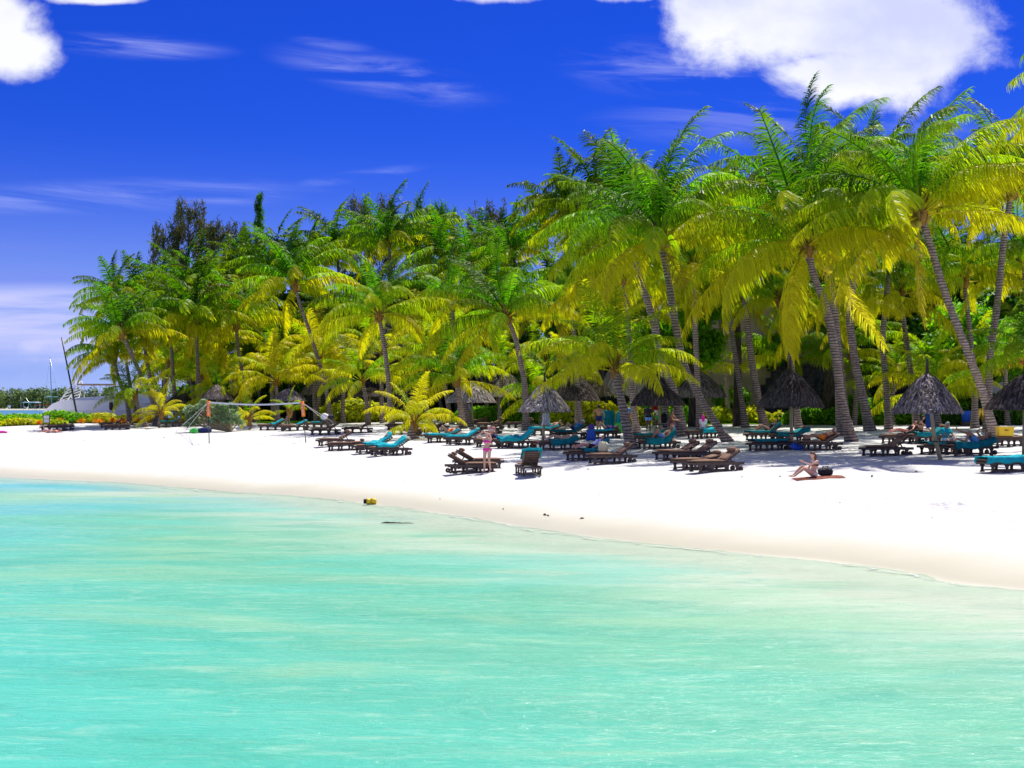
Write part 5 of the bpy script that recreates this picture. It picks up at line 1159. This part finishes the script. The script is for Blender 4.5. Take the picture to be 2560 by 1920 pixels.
on('r5', recline(14, 0, 'book', 'crossed'), 'sunbather in blue shorts with one leg crossed high at the far right', skin_='skin_tan', hair='hair_brown', wear=(('shorts', 'trunks', 'sky_blue'),), sex='m')
on('q1', recline(36, .3), 'shaded sunbather half hidden in teal left of the very dark parasol', skin_='skin_tan', hair='hair_dark', wear=(('top', 'shirt', 'black'),))
on('j2', recline(18, .5), 'sunbather lying deep in the shade behind the front centre pole', skin_='skin_tan', hair='hair_dark', wear=(('shorts', 'trunks', 'teal'),), sex='m')
def seat_on(key, dx_, dy_, rz, *a, **k):
    l_ = LG[key][0]; q = l_.location + Matrix.Rotation(l_.rotation_euler.z, 3, 'Z') @ Vector((dx_, dy_, 0)); return person(q, rz, *a, **k)
seat_on('g1', -.1, .05, R(165), 'sunburnt woman seated with her bare back to the sea in dark shorts', SIT, 'skin_red', 'hair_dark', False, (('strap_top', 'bikini_top', 'white_cloth'), ('shorts', 'trunks', 'navy')))
seat_on('o1', -.1, 0, R(175), 'woman in a white shirt seated with her back turned, pink scarf on her hair', SIT, 'skin_light', 'hair_brown', True, (('shirt', 'shirt', 'white_cloth'), ('shorts', 'trunks', 'sky_blue')))
LG_hair = C.objects[-1]
seat_on('r3', -.3, 0, R(75), 'long-haired bather sitting upright, seen from the side, in the right-hand group', SIT, 'skin_tan', 'hair_dark', True, (('bottoms', 'bikini_bottom', 'black'), ('top', 'bikini_top', 'black')))
seat_on('r4', .15, 0, R(20), 'bather in a turquoise top seated behind the leaning bamboo-coloured pole', SIT, 'skin_tan', 'hair_grey', False, (('top', 'shirt', 'teal'), ('shorts', 'trunks', 'white_cloth')))
def stand(px, py, rz, label, *a, **k):
    ps = dict(STAND); ps.update(k.pop('pose', {})); return person(G(px, py), R(rz), label, ps, *a, **k)
stand(1497, 1082, 178, 'man standing with a bare tanned back and dark shorts', 'skin_tan', 'hair_dark', False, (('shorts', 'trunks', 'navy'),), 'm', 1.06, pose=dict(hand0=(-.34, -.15, 1.0), hand1=(.36, -.10, 1.0)))
stand(1568, 1072, 20, 'person in a blue top and dark red trousers standing behind the leaning thin trunk', 'skin_light', 'hair_brown', False, (('top', 'shirt', 'sky_blue'), ('trousers', 'trousers', 'red')), 'm', 1.0)
stand(1621, 1080, 170, 'dark-skinned person in black shirt and pale blue shorts under the black parasol', 'skin_dark', 'hair_dark', False, (('shirt', 'shirt', 'black'), ('shorts', 'trunks', 'sky_blue')), 'm', 1.06)
stand(1644, 1074, 10, 'figure in a bright green skirt beyond the black parasol pole', 'skin_dark', 'hair_dark', False, (('top', 'shirt', 'cream'), ('shorts', 'trunks', 'green')), 'f', .95)
stand(1681, 1104, 60, 'woman in a brown-red swimsuit standing beside the thick ringed palm', 'skin_tan', 'hair_dark', False, (('swimsuit', 'one_piece', 'brown_cloth'),), 'f', 1.0, pose=dict(hand0=(-.12, -.35, 1.1), hand1=(.10, -.35, 1.1), pe=[(-1, 0, -1), (1, 0, -1)]))
stand(1662, 1090, -10, 'child in a white shirt and pink cap by the black parasol table', 'skin_light', 'hair_dark', False, (('shirt', 'shirt', 'white_cloth'), ('shorts', 'trunks', 'navy')), 'f', .66, hat='red')
stand(1512, 1074, 150, 'person wrapped in a hanging teal towel right of the bare-backed man', 'skin_tan', 'hair_brown', False, (('wrap', 'shirt', 'teal'), ('shorts', 'trunks', 'teal_dark')), 'f', .92)
lie = dict(pelvis=(0, 0, .12), chest=(.29, 0, .13), neck=(.48, 0, .15), head=(.60, 0, .17), lat=(0, 1, 0), fwd=(0, 0, -1), foot0=(-.82, -.10, .08), foot1=(-.60, .12, .42), toe0=(-.95, -.10, .05), toe1=(-.62, .12, .55), hand0=(.62, -.30, .05), hand1=(.62, .30, .05), pk=[(0, 0, 1), (0, 0, -1)], pe=[(0, -1, 0), (0, 1, 0)])
person(G(129, 1083), R(4), 'sunburnt bather lying face down on the sand before the notice board', lie, 'skin_red', 'hair_brown', False, (('bottoms', 'bikini_bottom', 'white_cloth'),))
# pink headscarf
hs_ = MB(); hb_loc = None
l_ = LG['o1'][0]; q = l_.location + Matrix.Rotation(l_.rotation_euler.z, 3, 'Z') @ Vector((-.1, 0, 0)); mbx = MB()
for k in (-1, 0, 1): capsule(mbx, (k * .04, .09, 1.20), (k * .05, .16, .88), .065, .035)
sc_ = link('headscarf', remeshed(mbx, 'headscarf', M['pink'], .018)); sc_.location = q; sc_.rotation_euler = (0, 0, R(175)); tag(sc_, 'pink scarf hanging down the back of the woman in white', 'scarf')

# ------------------------------------------------------------------ things lying around
def blob(name, px, py, dims, mat, label, cat, dz=0.0, seed=1, loc=None, rz=0.0, sq=2.6):
    """soft sagging bag or bundle with folds"""
    g = random.Random(seed); p = loc or G(px, py); mb = MB(); n, m_ = 16, 9; vs_ = []; ph = [g.uniform(0, 6) for _ in range(4)]
    for i in range(m_ + 1):
        t = i / m_; th_ = math.pi * t
        for k in range(n):
            a = 2 * math.pi * k / n; rr = (abs(math.cos(a)) ** sq + abs(math.sin(a)) ** sq) ** (-1 / sq)
            r_ = math.sin(th_) ** .55 * rr * (1 + .10 * math.sin(3 * a + ph[0] + t * 4) + .07 * math.sin(7 * a + ph[1] - t * 6))
            vs_.append((math.cos(a) * r_ * dims[0] / 2, math.sin(a) * r_ * dims[1] / 2, (1 - math.cos(th_)) / 2 * dims[2] * (1 + .08 * math.sin(2 * a + ph[2]))))
    mb.add(vs_, [(i * n + k, i * n + (k + 1) % n, (i + 1) * n + (k + 1) % n, (i + 1) * n + k) for i in range(m_) for k in range(n)], smooth=True)
    root = empty(name, p + Vector((0, 0, dz)), label, cat, rz=rz); mb.obj('body', M[mat], root)
    return root, dims
def handles(root, dims, mat='black'):
    for sy in (-1, 1):
        mb = MB(); mb.tube([(-dims[0] * .25, sy * dims[1] * .2, dims[2] * .85), (-dims[0] * .12, sy * dims[1] * .22, dims[2] * 1.25), (dims[0] * .12, sy * dims[1] * .22, dims[2] * 1.25), (dims[0] * .25, sy * dims[1] * .2, dims[2] * .85)], .012, 5); mb.obj('handle', M[mat], root)
def lgpt(key, x, y, z): l_ = LG[key][0]; return l_.location + Matrix.Rotation(l_.rotation_euler.z, 3, 'Z') @ Vector((x, y, z))
handles(*blob('beach_bag', 0, 0, (.42, .22, .42), 'cream', 'cream canvas beach bag between the man in lilac and the brown lounger', 'bag', loc=lgpt('k2', -.25, .3, .46), seed=2))
handles(*blob('beach_bag', 2063, 1191, (.5, .3, .26), 'black', 'black slouchy bag on the mat behind the sitting woman', 'bag', seed=3))
handles(*blob('beach_bag', 1993, 1126, (.6, .4, .3), 'blue', 'bright blue bag on the sand at the pole of the very dark parasol', 'bag', seed=4), 'blue')
blob('bundle', 0, 0, (.6, .5, .5), 'white_cloth', 'white bundle lying on the lounger right of the net', 'bundle', loc=lgpt('v3', .5, 0, .6), seed=5)
blob('bundle', 0, 0, (.5, .5, .4), 'black', 'black bundle beside the white one right of the net', 'bundle', loc=lgpt('v3', .95, -.05, .6), seed=6)
blob('backpack', 0, 0, (.34, .26, .42), 'purple', 'purple backpack behind the reader with the sun hat', 'backpack', loc=lgpt('k3', 1.15, -.35, .42), seed=7)
blob('beach_bag', 1690, 1076, (.45, .3, .55), 'sky_blue', 'light blue bag hanging behind the thick ringed palm', 'bag', seed=9)
blob('backpack', 0, 0, (.4, .35, .55), 'black', 'black rucksack on the table of the black parasol', 'backpack', loc=G(1655, 1090) + Vector((.12, -.15, .71)), seed=10)
blob('sun_hat', 1337, 1112, (.32, .3, .2), 'orange', 'orange sun hat lying near the foot of the sleeping sunbather', 'hat', dz=.0, seed=11)
blob('bundle', 512, 1083, (1.0, .5, .35), 'navy', 'navy heap of clothes in front of the grey-green bush', 'clothes', seed=12)
blob('beach_bag', 485, 1084, (.55, .4, .35), 'green', 'mint green bag on the sand left of the grey-green bush', 'bag', seed=13)
blob('bundle', 2578, 1095, (.6, .4, .35), 'white_cloth', 'white bundle at the right edge behind the yellow crate', 'bundle', dz=.3, seed=14)
blob('pink_beach_toy', 6, 1083, (.7, .4, .18), 'pink', 'pink and purple beach toy cut off by the left edge', 'toy', seed=15)
def hanging(name, p, w_, h, mat, label, seed=1, rz=0.0):
    g = random.Random(seed); nx, nz = 10, 8; vs_ = []
    for i in range(nx + 1):
        for j in range(nz + 1):
            t = j / nz; q = 1 + .25 * t; vs_.append(((i / nx - .5) * w_ * q + .02 * math.sin(j * 1.3 + seed), .05 * math.sin(i * 1.9 + seed) * (.3 + t), -h * t - .05 * abs(i / nx - .5) * 2))
    mb = MB(); mb.add(vs_, [(i * (nz + 1) + j, (i + 1) * (nz + 1) + j, (i + 1) * (nz + 1) + j + 1, i * (nz + 1) + j + 1) for i in range(nx) for j in range(nz)], smooth=True)
    o = mb.obj(name, M[mat]); o.location = p; o.rotation_euler = (0, 0, rz); sm = o.modifiers.new('thickness', 'SOLIDIFY'); sm.thickness = .012; return tag(o, label, 'towel')
pf = G(1357, 1103); hanging('hanging_towel', pf + Vector((.18, -.1, 1.55)), .35, .68, 'white_cloth', 'white towel hanging from the front centre parasol', 2)
pf = G(1183, 1067); hanging('hanging_towel', pf + Vector((-.35, -.1, 1.75)), .3, .5, 'lilac', 'small pale lilac cloth hanging under the light grey parasol', 3)
pf = G(2353, 1151); hanging('hanging_towel', pf + Vector((-.25, .5, 1.95)), .3, .75, 'blue', 'blue cloth hanging behind the pole of the large right parasol', 4)
pf = G(1520, 1088); hanging('hanging_towel', pf + Vector((.1, 0, 1.45)), .55, 1.1, 'teal_dark', 'teal towel hung up right of the bare-backed man', 5)
hanging('hanging_towel', pf + Vector((.75, -.1, 1.4)), .5, 1.05, 'teal', 'turquoise towel with a white corner hung left of the leaning thin trunk', 6)
hanging('hanging_towel', pf + Vector((.62, -.35, .75)), .55, .6, 'green', 'bright green towel hanging lowest by the leaning thin trunk', 7)
pf = G(1478, 1104); hanging('folded_inflatable', pf + Vector((0, 0, .62)), .42, .58, 'blue', 'blue folded inflatable hanging off the lounger under the broad parasol', 9)
pf = G(1655, 1092); hanging('hanging_towel', pf + Vector((-.35, .3, 1.85)), .3, .35, 'red', 'small red cloth under the rim of the black parasol', 8)
# rust mat
c_ = G(2042, 1196); mb = MB(); nn_ = 12; vs_ = []
for i in range(nn_ + 1):
    for j in range(7):
        x = -.75 + 1.6 * i / nn_; y = -.45 + .9 * j / 6 + .05 * math.sin(i); vs_.append((x, y, gz(c_.x + x, c_.y + y) - c_.z + .012 + .006 * math.sin(i * 2 + j)))
mb.add(vs_, [(i * 7 + j, (i + 1) * 7 + j, (i + 1) * 7 + j + 1, i * 7 + j + 1) for i in range(nn_) for j in range(6)], smooth=True)
o = mb.obj('beach_mat', M['brown_cloth']); o.location = c_; tag(o, 'rust brown mat under the sitting woman', 'mat'); o.modifiers.new('thickness', 'SOLIDIFY').thickness = .02
# crate, bucket, folding board
p = lgpt('s1', -.35, -.05, .45); root = empty('crate', p, 'yellow plastic crate standing on the flat lounger at the right edge', 'crate')
mb = MB(); mb.box((0, 0, .18), (.62, .42, .36), taper=1.06); mb.obj('body', M['yellow'], root); mb = MB(); mb.box((0, 0, .375), (.72, .52, .035)); mb.obj('rim', M['yellow'], root); mb = MB(); mb.box((0, -.222, .25), (.16, .02, .04)); mb.obj('handle', M['black'], root)
p = onground(2415, 92); root = empty('laundry_bin', p, 'blue plastic bin in front of the dark clipped hedge', 'bin')
mb = MB(); mb.lathe([(.01, .3), (.26, .3), (.36, 1.0), (.38, 1.02), (.34, 1.02), (.02, .98)], 18); mb.obj('body', M['blue'], root); mb = MB(); mb.lathe([(.36, .98), (.41, 1.0), (.41, 1.05), (.36, 1.06)], 18); mb.obj('rim', M['blue'], root)
mb = MB(); mb.box((0, 0, .15), (.6, .6, .3), taper=.9); mb.obj('stand', M['wood'], root)
p = onground(2450, 92); root = empty('folding_board', p, 'yellow A-shaped folding warning board before the dark hedge', 'sign')
for s_ in (-1, 1):
    mb = MB(); mb.box((s_ * .22, 0, .62), (.16, .5, 1.28), M=Matrix.Rotation(R(-s_ * 18), 3, 'Y')); mb.obj('board', M['yellow'], root)
# notice frame by the far-left loungers
p = G(116, 1080); root = empty('notice_board', p, 'small dark-framed notice board with two pale panels at the far left', 'sign')
for s_ in (-1, 1): mb = MB(); mb.box((s_ * .24, 0, .68), (.05, .05, 1.36)); mb.obj('post', M['wood'], root)
for z in (1.12, .84): mb = MB(); mb.box((0, -.01, z), (.42, .03, .24)); mb.obj('panel', M['white_cloth'], root)
for z in (1.27, .98, .70): mb = MB(); mb.box((0, 0, z), (.43, .04, .035)); mb.obj('rail', M['wood'], root)
# garden lamps
for (px, Y, lb) in ((1867, 97, 'short black garden lamp on the path by the mounded yellow shrub'), (1950, 92, 'short black garden lamp left of the pole of the very dark parasol'), (1433, 96, 'small lamp post with a domed hood under the broad parasol')):
    p = onground(px, Y); root = empty('garden_lamp', p, lb, 'lamp', 'short garden lamps'); mb = MB(); mb.tube([(0, 0, -.05), (0, 0, .75)], .03, 8); mb.obj('post', M['black_metal'], root); mb = MB(); mb.lathe([(.14, .72), (.15, .76), (.08, .84), (.01, .86)], 12); mb.obj('lamp_shade', M['black_metal'], root)

# ------------------------------------------------------------------ volleyball net
pa = G(523, 1109); pb = G(765, 1108); root = empty('volleyball_net', pa, 'volleyball set-up with a single white tape between two thin poles with orange sleeves', 'volleyball net'); wv = pb - pa
sA = F / pa.y; hA = CAMH + (HZ - 1003) / sA - pa.z; hB = CAMH + (HZ - 1004) / (F / pb.y) - pb.z
for off, h, lx in ((Vector((0, 0, 0)), hA, -.05), (wv, hB, -.22)):
    mb = MB(); mb.tube([off + Vector((0, 0, -.1)), off + Vector((lx * .5, 0, h * .5)), off + Vector((lx, 0, h))], [.028, .026, .024], 8); mb.obj('pole', M['black_metal'], root)
    mb = MB(); mb.tube([off + Vector((lx * .62, -.0, h * .64)), off + Vector((lx, 0, h + .02))], [.105, .105], 12, flat=.55); sl_ = mb.obj('sleeve', M['orange'], root)
    g = random.Random(int(h * 100)); mb = MB()
    for k in range(7): mb.box((off.x + lx * (.7 + .04 * k) + g.uniform(-.01, .01), off.y - .062, off.z + h * (.70 + .04 * k)), (.06 if k % 2 else .085, .006, .045))
    mb.obj('lettering', M['white_cloth'], sl_)
A_ = Vector((-.05, 0, hA - .06)); B_ = wv + Vector((-.22, 0, hB - .06)); mb = MB(); pts = [A_.lerp(B_, t / 10) - Vector((0, 0, .13 * math.sin(math.pi * t / 10))) for t in range(11)]
for a, b in zip(pts, pts[1:]): mb.add([a + Vector((0, 0, .045)), b + Vector((0, 0, .045)), b - Vector((0, 0, .045)), a - Vector((0, 0, .045)), a + Vector((0, .015, .045)), b + Vector((0, .015, .045)), b + Vector((0, .015, -.045)), a + Vector((0, .015, -.045))], [(0, 3, 2, 1), (4, 5, 6, 7), (0, 1, 5, 4), (3, 7, 6, 2)])
mb.obj('top_tape', M['white_cloth'], root)
for (a, q) in ((A_, G(440, 1078)), (A_, G(462, 1079)), (B_, G(850, 1080)), (B_, G(872, 1082))):
    mb = MB(); mb.tube([a, q - pa], .012, 5); mb.obj('guy_rope', M['rope'], root)

# ------------------------------------------------------------------ boats
def hull(parent, L_, B_, H, mat, bow=1, name='hull', sheer=.25, z0=0.0, n=14):
    """bow towards +x"""
    mb = MB(); secs = []
    for i in range(n + 1):
        t = i / n; x = -L_ / 2 + L_ * t; w_ = B_ / 2 * (1 - max(0, (t - .45) / .55) ** 2.2) * (.86 + .14 * min(1, t / .2)); top = H * (1 + sheer * (t - .2) ** 2 * 1.6 - (.16 * (1 - t / .12) if t < .12 else 0)); keel = H * (.0 + .75 * max(0, (t - .6) / .4) ** 2.5)
        es = max(0, 1 - t / .16) ** 2; top -= H * .34 * es; keel += H * .22 * es; w_ *= 1 - .25 * es
        xr = x + (top - keel) * .35 * max(0, t - .75) * 4 * .5
        secs.append([(x, 0, keel), (x + .0, w_ * .72, keel + (top - keel) * .22), (xr, w_ * .95, keel + (top - keel) * .55), (xr, w_, top), (xr, w_ * .93, top + .02), (xr, w_ * .90, top - .10), (xr, 0, top - .06)])
    vs_ = []
    for s_ in secs: vs_ += [(x, y, z + z0) for x, y, z in s_] + [(x, -y, z + z0) for x, y, z in reversed(s_[1:-1])]
    m_ = len(secs[0]) * 2 - 2
    fs = [(i * m_ + k, i * m_ + (k + 1) % m_, (i + 1) * m_ + (k + 1) % m_, (i + 1) * m_ + k) for i in range(n) for k in range(m_)] + [tuple(range(m_ - 1, -1, -1)), tuple(n * m_ + k for k in range(m_))]
    mb.add(vs_, fs, smooth=False); return mb.obj(name, mat, parent)
Yb = 146; sb = F / Yb; bx = (285 - 1280) / sb; zb = gz(bx, Yb)
root = empty('motor_yacht', (bx, Yb, max(zb, 0)), 'large white motor yacht with raked lattice arch drawn up behind the hedge', 'boat', rz=R(4)); zb = root.location.z
def by_(px, py, y=0.0): return Vector(((px - 285) / sb, y, CAMH + (HZ - py) / sb - zb))
top = by_(0, 1001).z; hull(root, 14.5, 3.8, top - .25, M['gelcoat'], sheer=.22, z0=.25)
mb = MB(); mb.box(((230 - 285) / sb, 0, .3), (7, 1.2, .6), taper=.8); mb.obj('cradle', M['wood'], root)
# cabin trunk
cb = MB(); prof_ = [(-4.6, top - .1), (-3.4, top + .30), (-1.0, top + .45), (1.2, top + .75), (2.6, top + .72), (5.2, top + .35)]
for (a, b) in zip(prof_, prof_[1:]):
    for sy in (1,): cb.add([(a[0], -1.3, a[1]), (b[0], -1.3, b[1]), (b[0], 1.3, b[1]), (a[0], 1.3, a[1]), (a[0], -1.5, top - .3), (b[0], -1.5, top - .3), (b[0], 1.5, top - .3), (a[0], 1.5, top - .3)], [(0, 1, 2, 3), (0, 4, 5, 1), (3, 2, 6, 7)])
cb.obj('cabin', M['gelcoat'], root)
mb = MB(); mb.box((1.2, -1.47, top + .3), (2.2, .05, .22)); mb.obj('window', M['glass'], root)
mb = MB(); mb.box((-2.9, -1.56, top - .12), (2.6, .04, .09)); mb.obj('stripe', M['navy'], root)
ar = MB()
for y in (-1.45, 1.45):
    a0 = by_(162, 1002, y); a1 = by_(200, 955, y); b0 = by_(185, 1000, y); b1 = by_(196, 956, y)
    ar.tube([a0, by_(196, 953, y)], [.09, .07], 6); ar.tube([by_(190, 1000, y), by_(200, 955, y)], [.07, .06], 6)
    for k in range(6): t = k / 6; ar.tube([a0.lerp(by_(196, 953, y), t), by_(190, 1000, y).lerp(by_(200, 955, y), min(1, t + .17))], .035, 4)
ar.tube([by_(198, 954, -1.45), by_(198, 954, 1.45)], .07, 6); ar.obj('arch', M['gelcoat'], root)
bt = MB(); c0 = by_(202, 963); c1 = by_(285, 960)
bt.box(((c0.x + c1.x) / 2, 0, c0.z + .05), (c1.x - c0.x, 2.9, .16)); bt.obj('bimini', M['tan'], root)
for x in (c0.x + .1, (c0.x + c1.x) / 2, c1.x - .2):
    for y in (-1.35, 1.35): mb = MB(); mb.tube([(x, y, top + .2), (x, y, c0.z)], .03, 6); mb.obj('canopy_pole', M['steel'], root)
for (a, b) in (((190, 962), (234, 888)), ((200, 958), (232, 912)), ((190, 955), (186, 912))):
    mb = MB(); mb.tube([by_(a[0], a[1], -.8), by_(b[0], b[1], -.8)], [.035, .015], 5); mb.obj('outrigger' if a[0] != 190 or b[0] > 190 else 'antenna', M['steel'], root)
rl = MB(); rp = [by_(px, py, -1.7) for px, py in ((200, 990), (240, 983), (290, 980), (345, 984), (400, 988))]
for a, b in zip(rp, rp[1:]): rl.tube([a, b], .018, 4)
for a in rp: rl.tube([a, a - Vector((0, 0, .5))], .018, 4)
rl.obj('railing', M['steel'], root)
for px in (288, 331):
    mb = MB(); q = by_(px, 1015, -2.0); mb.tube([q + Vector((0, 0, -.45)), q + Vector((0, 0, -.35)), q + Vector((0, 0, .35)), q + Vector((0, 0, .45))], [.06, .2, .2, .06], 10); f_ = mb.obj('fender', M['wood'], root)
    mb = MB(); mb.tube([q + Vector((0, 0, .4)), q + Vector((0, .2, 1.2))], .02, 4); mb.obj('fender_rope', M['rope'], f_)
# mast on the beach
p = onground(194, 132); q = at(154, 843, 132); root = empty('beached_catamaran', p, 'small catamaran behind the hedge, only its leaning black mast showing', 'boat')
for y in (-.9, .9):
    h_ = bpy.data.objects.new('x', None); bpy.data.objects.remove(h_); o = hull(root, 4.6, .5, .45, M['gelcoat']); o.location = (-.2, y, .05)
mb = MB(); mb.box((0, 0, .5), (1.8, 1.9, .05)); mb.obj('trampoline', M['black'], root)
mb = MB(); mb.tube([(0, 0, .5), q - p], [.10, .07], 8); mb.obj('mast', M['black_metal'], root)
# sailing boat at anchor
Ya = 250; a = at(131, 1035, Ya); root = empty('sailing_boat', (a.x, Ya, 0), 'moored sailing boat with a tall blue-grey mast and two white spreaders', 'boat'); hull(root, 8, 2.4, 1.0, M['gelcoat'], z0=-.2)
t_ = at(125, 889, Ya) - root.location; mb = MB(); mb.tube([(0, 0, .8), t_], [.09, .06], 6); mb.obj('mast', M['blue_metal'], root)
for py, wd in ((955, 1.9), (992, 2.4)):
    z_ = (at(0, py, Ya) - root.location).z; mb = MB(); mb.box((t_.x * z_ / t_.z, 0, z_), (wd, .08, .09)); mb.obj('spreader', M['gelcoat'], root)
for sx in (-1, 1): mb = MB(); mb.tube([(sx * 2.0, 0, 1.0), t_ * .97], .02, 4); mb.obj('stay', M['steel'], root)
# small boats
a = at(85, 1030, 215); root = empty('fishing_boat', (a.x, 215, 0), 'small pale blue fishing boat with a white canopy beyond the hedge', 'boat', rz=R(-10)); hull(root, 5.6, 2.0, 1.5, M['bluehull'], z0=-.2)
zc = (at(0, 1006, 215)).z; mb = MB(); mb.box((-.4, 0, zc), (2.3, 1.7, .10)); mb.box((-.4, 0, zc + .07), (1.9, 1.3, .06)); mb.obj('canopy', M['gelcoat'], root)
for x in (-1.4, .6):
    for y in (-.75, .75): mb = MB(); mb.tube([(x, y, 1.1), (x, y, zc)], .035, 5); mb.obj('canopy_pole', M['steel'], root)
mb = MB(); mb.box((.9, 0, 1.7), (.6, 1.5, .8), taper=.8); mb.obj('console', M['gelcoat'], root)
for (dx0, px, py) in ((-2.2, 49, 992), (.8, 64, 995)): mb = MB(); mb.tube([(dx0, 0, 1.2), at(px, py, 215) - root.location], .025, 4); mb.obj('rod', M['steel'], root)
a = at(116, 1030, 225); root = empty('red_canopy_boat', (a.x, 225, 0), 'low boat with a dark red canopy between the fishing boat and the yacht', 'boat'); hull(root, 6.4, 2.1, 1.1, M['gelcoat'], z0=-.2)
zc = at(0, 1012, 225).z; mb = MB(); mb.box((.2, 0, zc), (3.6, 1.9, .14)); mb.obj('canopy', M['red'], root)
for x in (-1.4, 0, 1.8):
    for y in (-.85, .85): mb = MB(); mb.tube([(x, y, .8), (x, y, zc)], .03, 5); mb.obj('canopy_pole', M['steel'], root)

# ------------------------------------------------------------------ on and by the water
p = G(925, 1262); root = empty('mooring_buoy', (p.x, p.y, max(p.z, 0) + .10), 'yellow cylindrical buoy with a black end cap at the waterline', 'buoy', rz=R(8))
mb = MB(); mb.tube([(-.14, 0, 0), (-.12, 0, 0), (.02, 0, 0)], [.11, .125, .125], 16); mb.tube([(.045, 0, 0), (.24, 0, 0), (.26, 0, 0)], [.125, .125, .10], 16); mb.obj('float', M['yellow'], root); root.scale = (.85,) * 3
mb = MB(); mb.tube([(-.26, 0, 0), (-.14, 0, 0)], [.09, .10], 14); mb.obj('end_cap', M['black'], root); mb = MB(); mb.tube([(.02, 0, 0), (.045, 0, 0)], [.105, .105], 14); mb.obj('groove', M['black'], root)
Yw = F * CAMH / (1309 - HZ); mb = MB(); g = random.Random(4); x0 = (952 - 1280) / F * Yw
mb.tube([(x0 + t * .095, Yw + .04 * math.sin(t * 1.7), .012 + .006 * math.sin(t)) for t in range(11)], [.01, .03, .045, .04, .045, .03, .02, .018, .014, .01, .006], 6)
for k in range(5): a = Vector((x0 + .15 + k * .09, Yw, .015)); mb.tube([a, a + Vector((g.uniform(-.1, .15), g.uniform(-.08, .08), .02))], [.012, .005], 4)
tag(mb.obj('driftwood', M['driftwood']), 'dark green stick of driftwood floating just off the shore', 'driftwood')
# small debris: seaweed crumbs and twigs washed on the sand
g = random.Random(12); mb = MB()
for (px, py, sz) in ((1258, 1275, .06), (1362, 1290, .10), (1370, 1291, .07), (1455, 1299, .07), (1100, 1250, .03), (2180, 1192, .10), (2100, 1262, .03), (1470, 1176, .06), (1620, 1155, .08), (425, 1246, .05), (210, 1102, .07), (455, 1090, .08), (410, 1094, .06), (1855, 1195, .06), (1950, 1195, .05), (2290, 1180, .06), (2268, 1163, .07), (1930, 1165, .05), (690, 1150, .03), (1010, 1205, .03), (1500, 1240, .03), (2330, 1300, .03)):
    p = G(px, py); a = g.uniform(0, 3)
    mb.tube([p + Vector((-sz * math.cos(a), -sz * math.sin(a), .012)), p + Vector((0, 0, .03)), p + Vector((sz * math.cos(a), sz * math.sin(a), .01))], [sz * .15, sz * .35, sz * .1], 5)
tag(mb.obj('washed_up_bits', M['driftwood']), 'dark crumbs of seaweed and twigs scattered on the sand', 'debris', kind='stuff')
# a dug-up heap of sand at the right
p = G(2370, 1264); mb = MB(); n_, m_ = 26, 26; vs_ = []
for i in range(n_ + 1):
    for j in range(m_ + 1):
        x = (i / n_ - .5) * 1.5; y = (j / m_ - .5) * 1.6; e_ = max(0, 1 - (x / .7) ** 2 - (y / .75) ** 2); h_ = e_ * (.05 + .05 * math.sin(x * 13 + y * 5) * math.sin(y * 11 - x * 4) + .03 * math.sin(x * 27) * math.sin(y * 23)); vs_.append((p.x + x, p.y + y, gz(p.x + x, p.y + y) - .012 + max(0, h_) * 1.0 + (.0 if e_ > 0 else -.02)))
mb.add(vs_, [(i * (m_ + 1) + j, (i + 1) * (m_ + 1) + j, (i + 1) * (m_ + 1) + j + 1, i * (m_ + 1) + j + 1) for i in range(n_) for j in range(m_)], smooth=True); tag(mb.obj('sand_heap', M['sand']), 'low churned heap of sand on the empty beach at the right', 'sand heap', kind='stuff')
sa = C.objects['sand_heap'].data.attributes.new('shore', 'FLOAT', 'POINT'); sa.data.foreach_set('value', [20.0] * len(vs_))
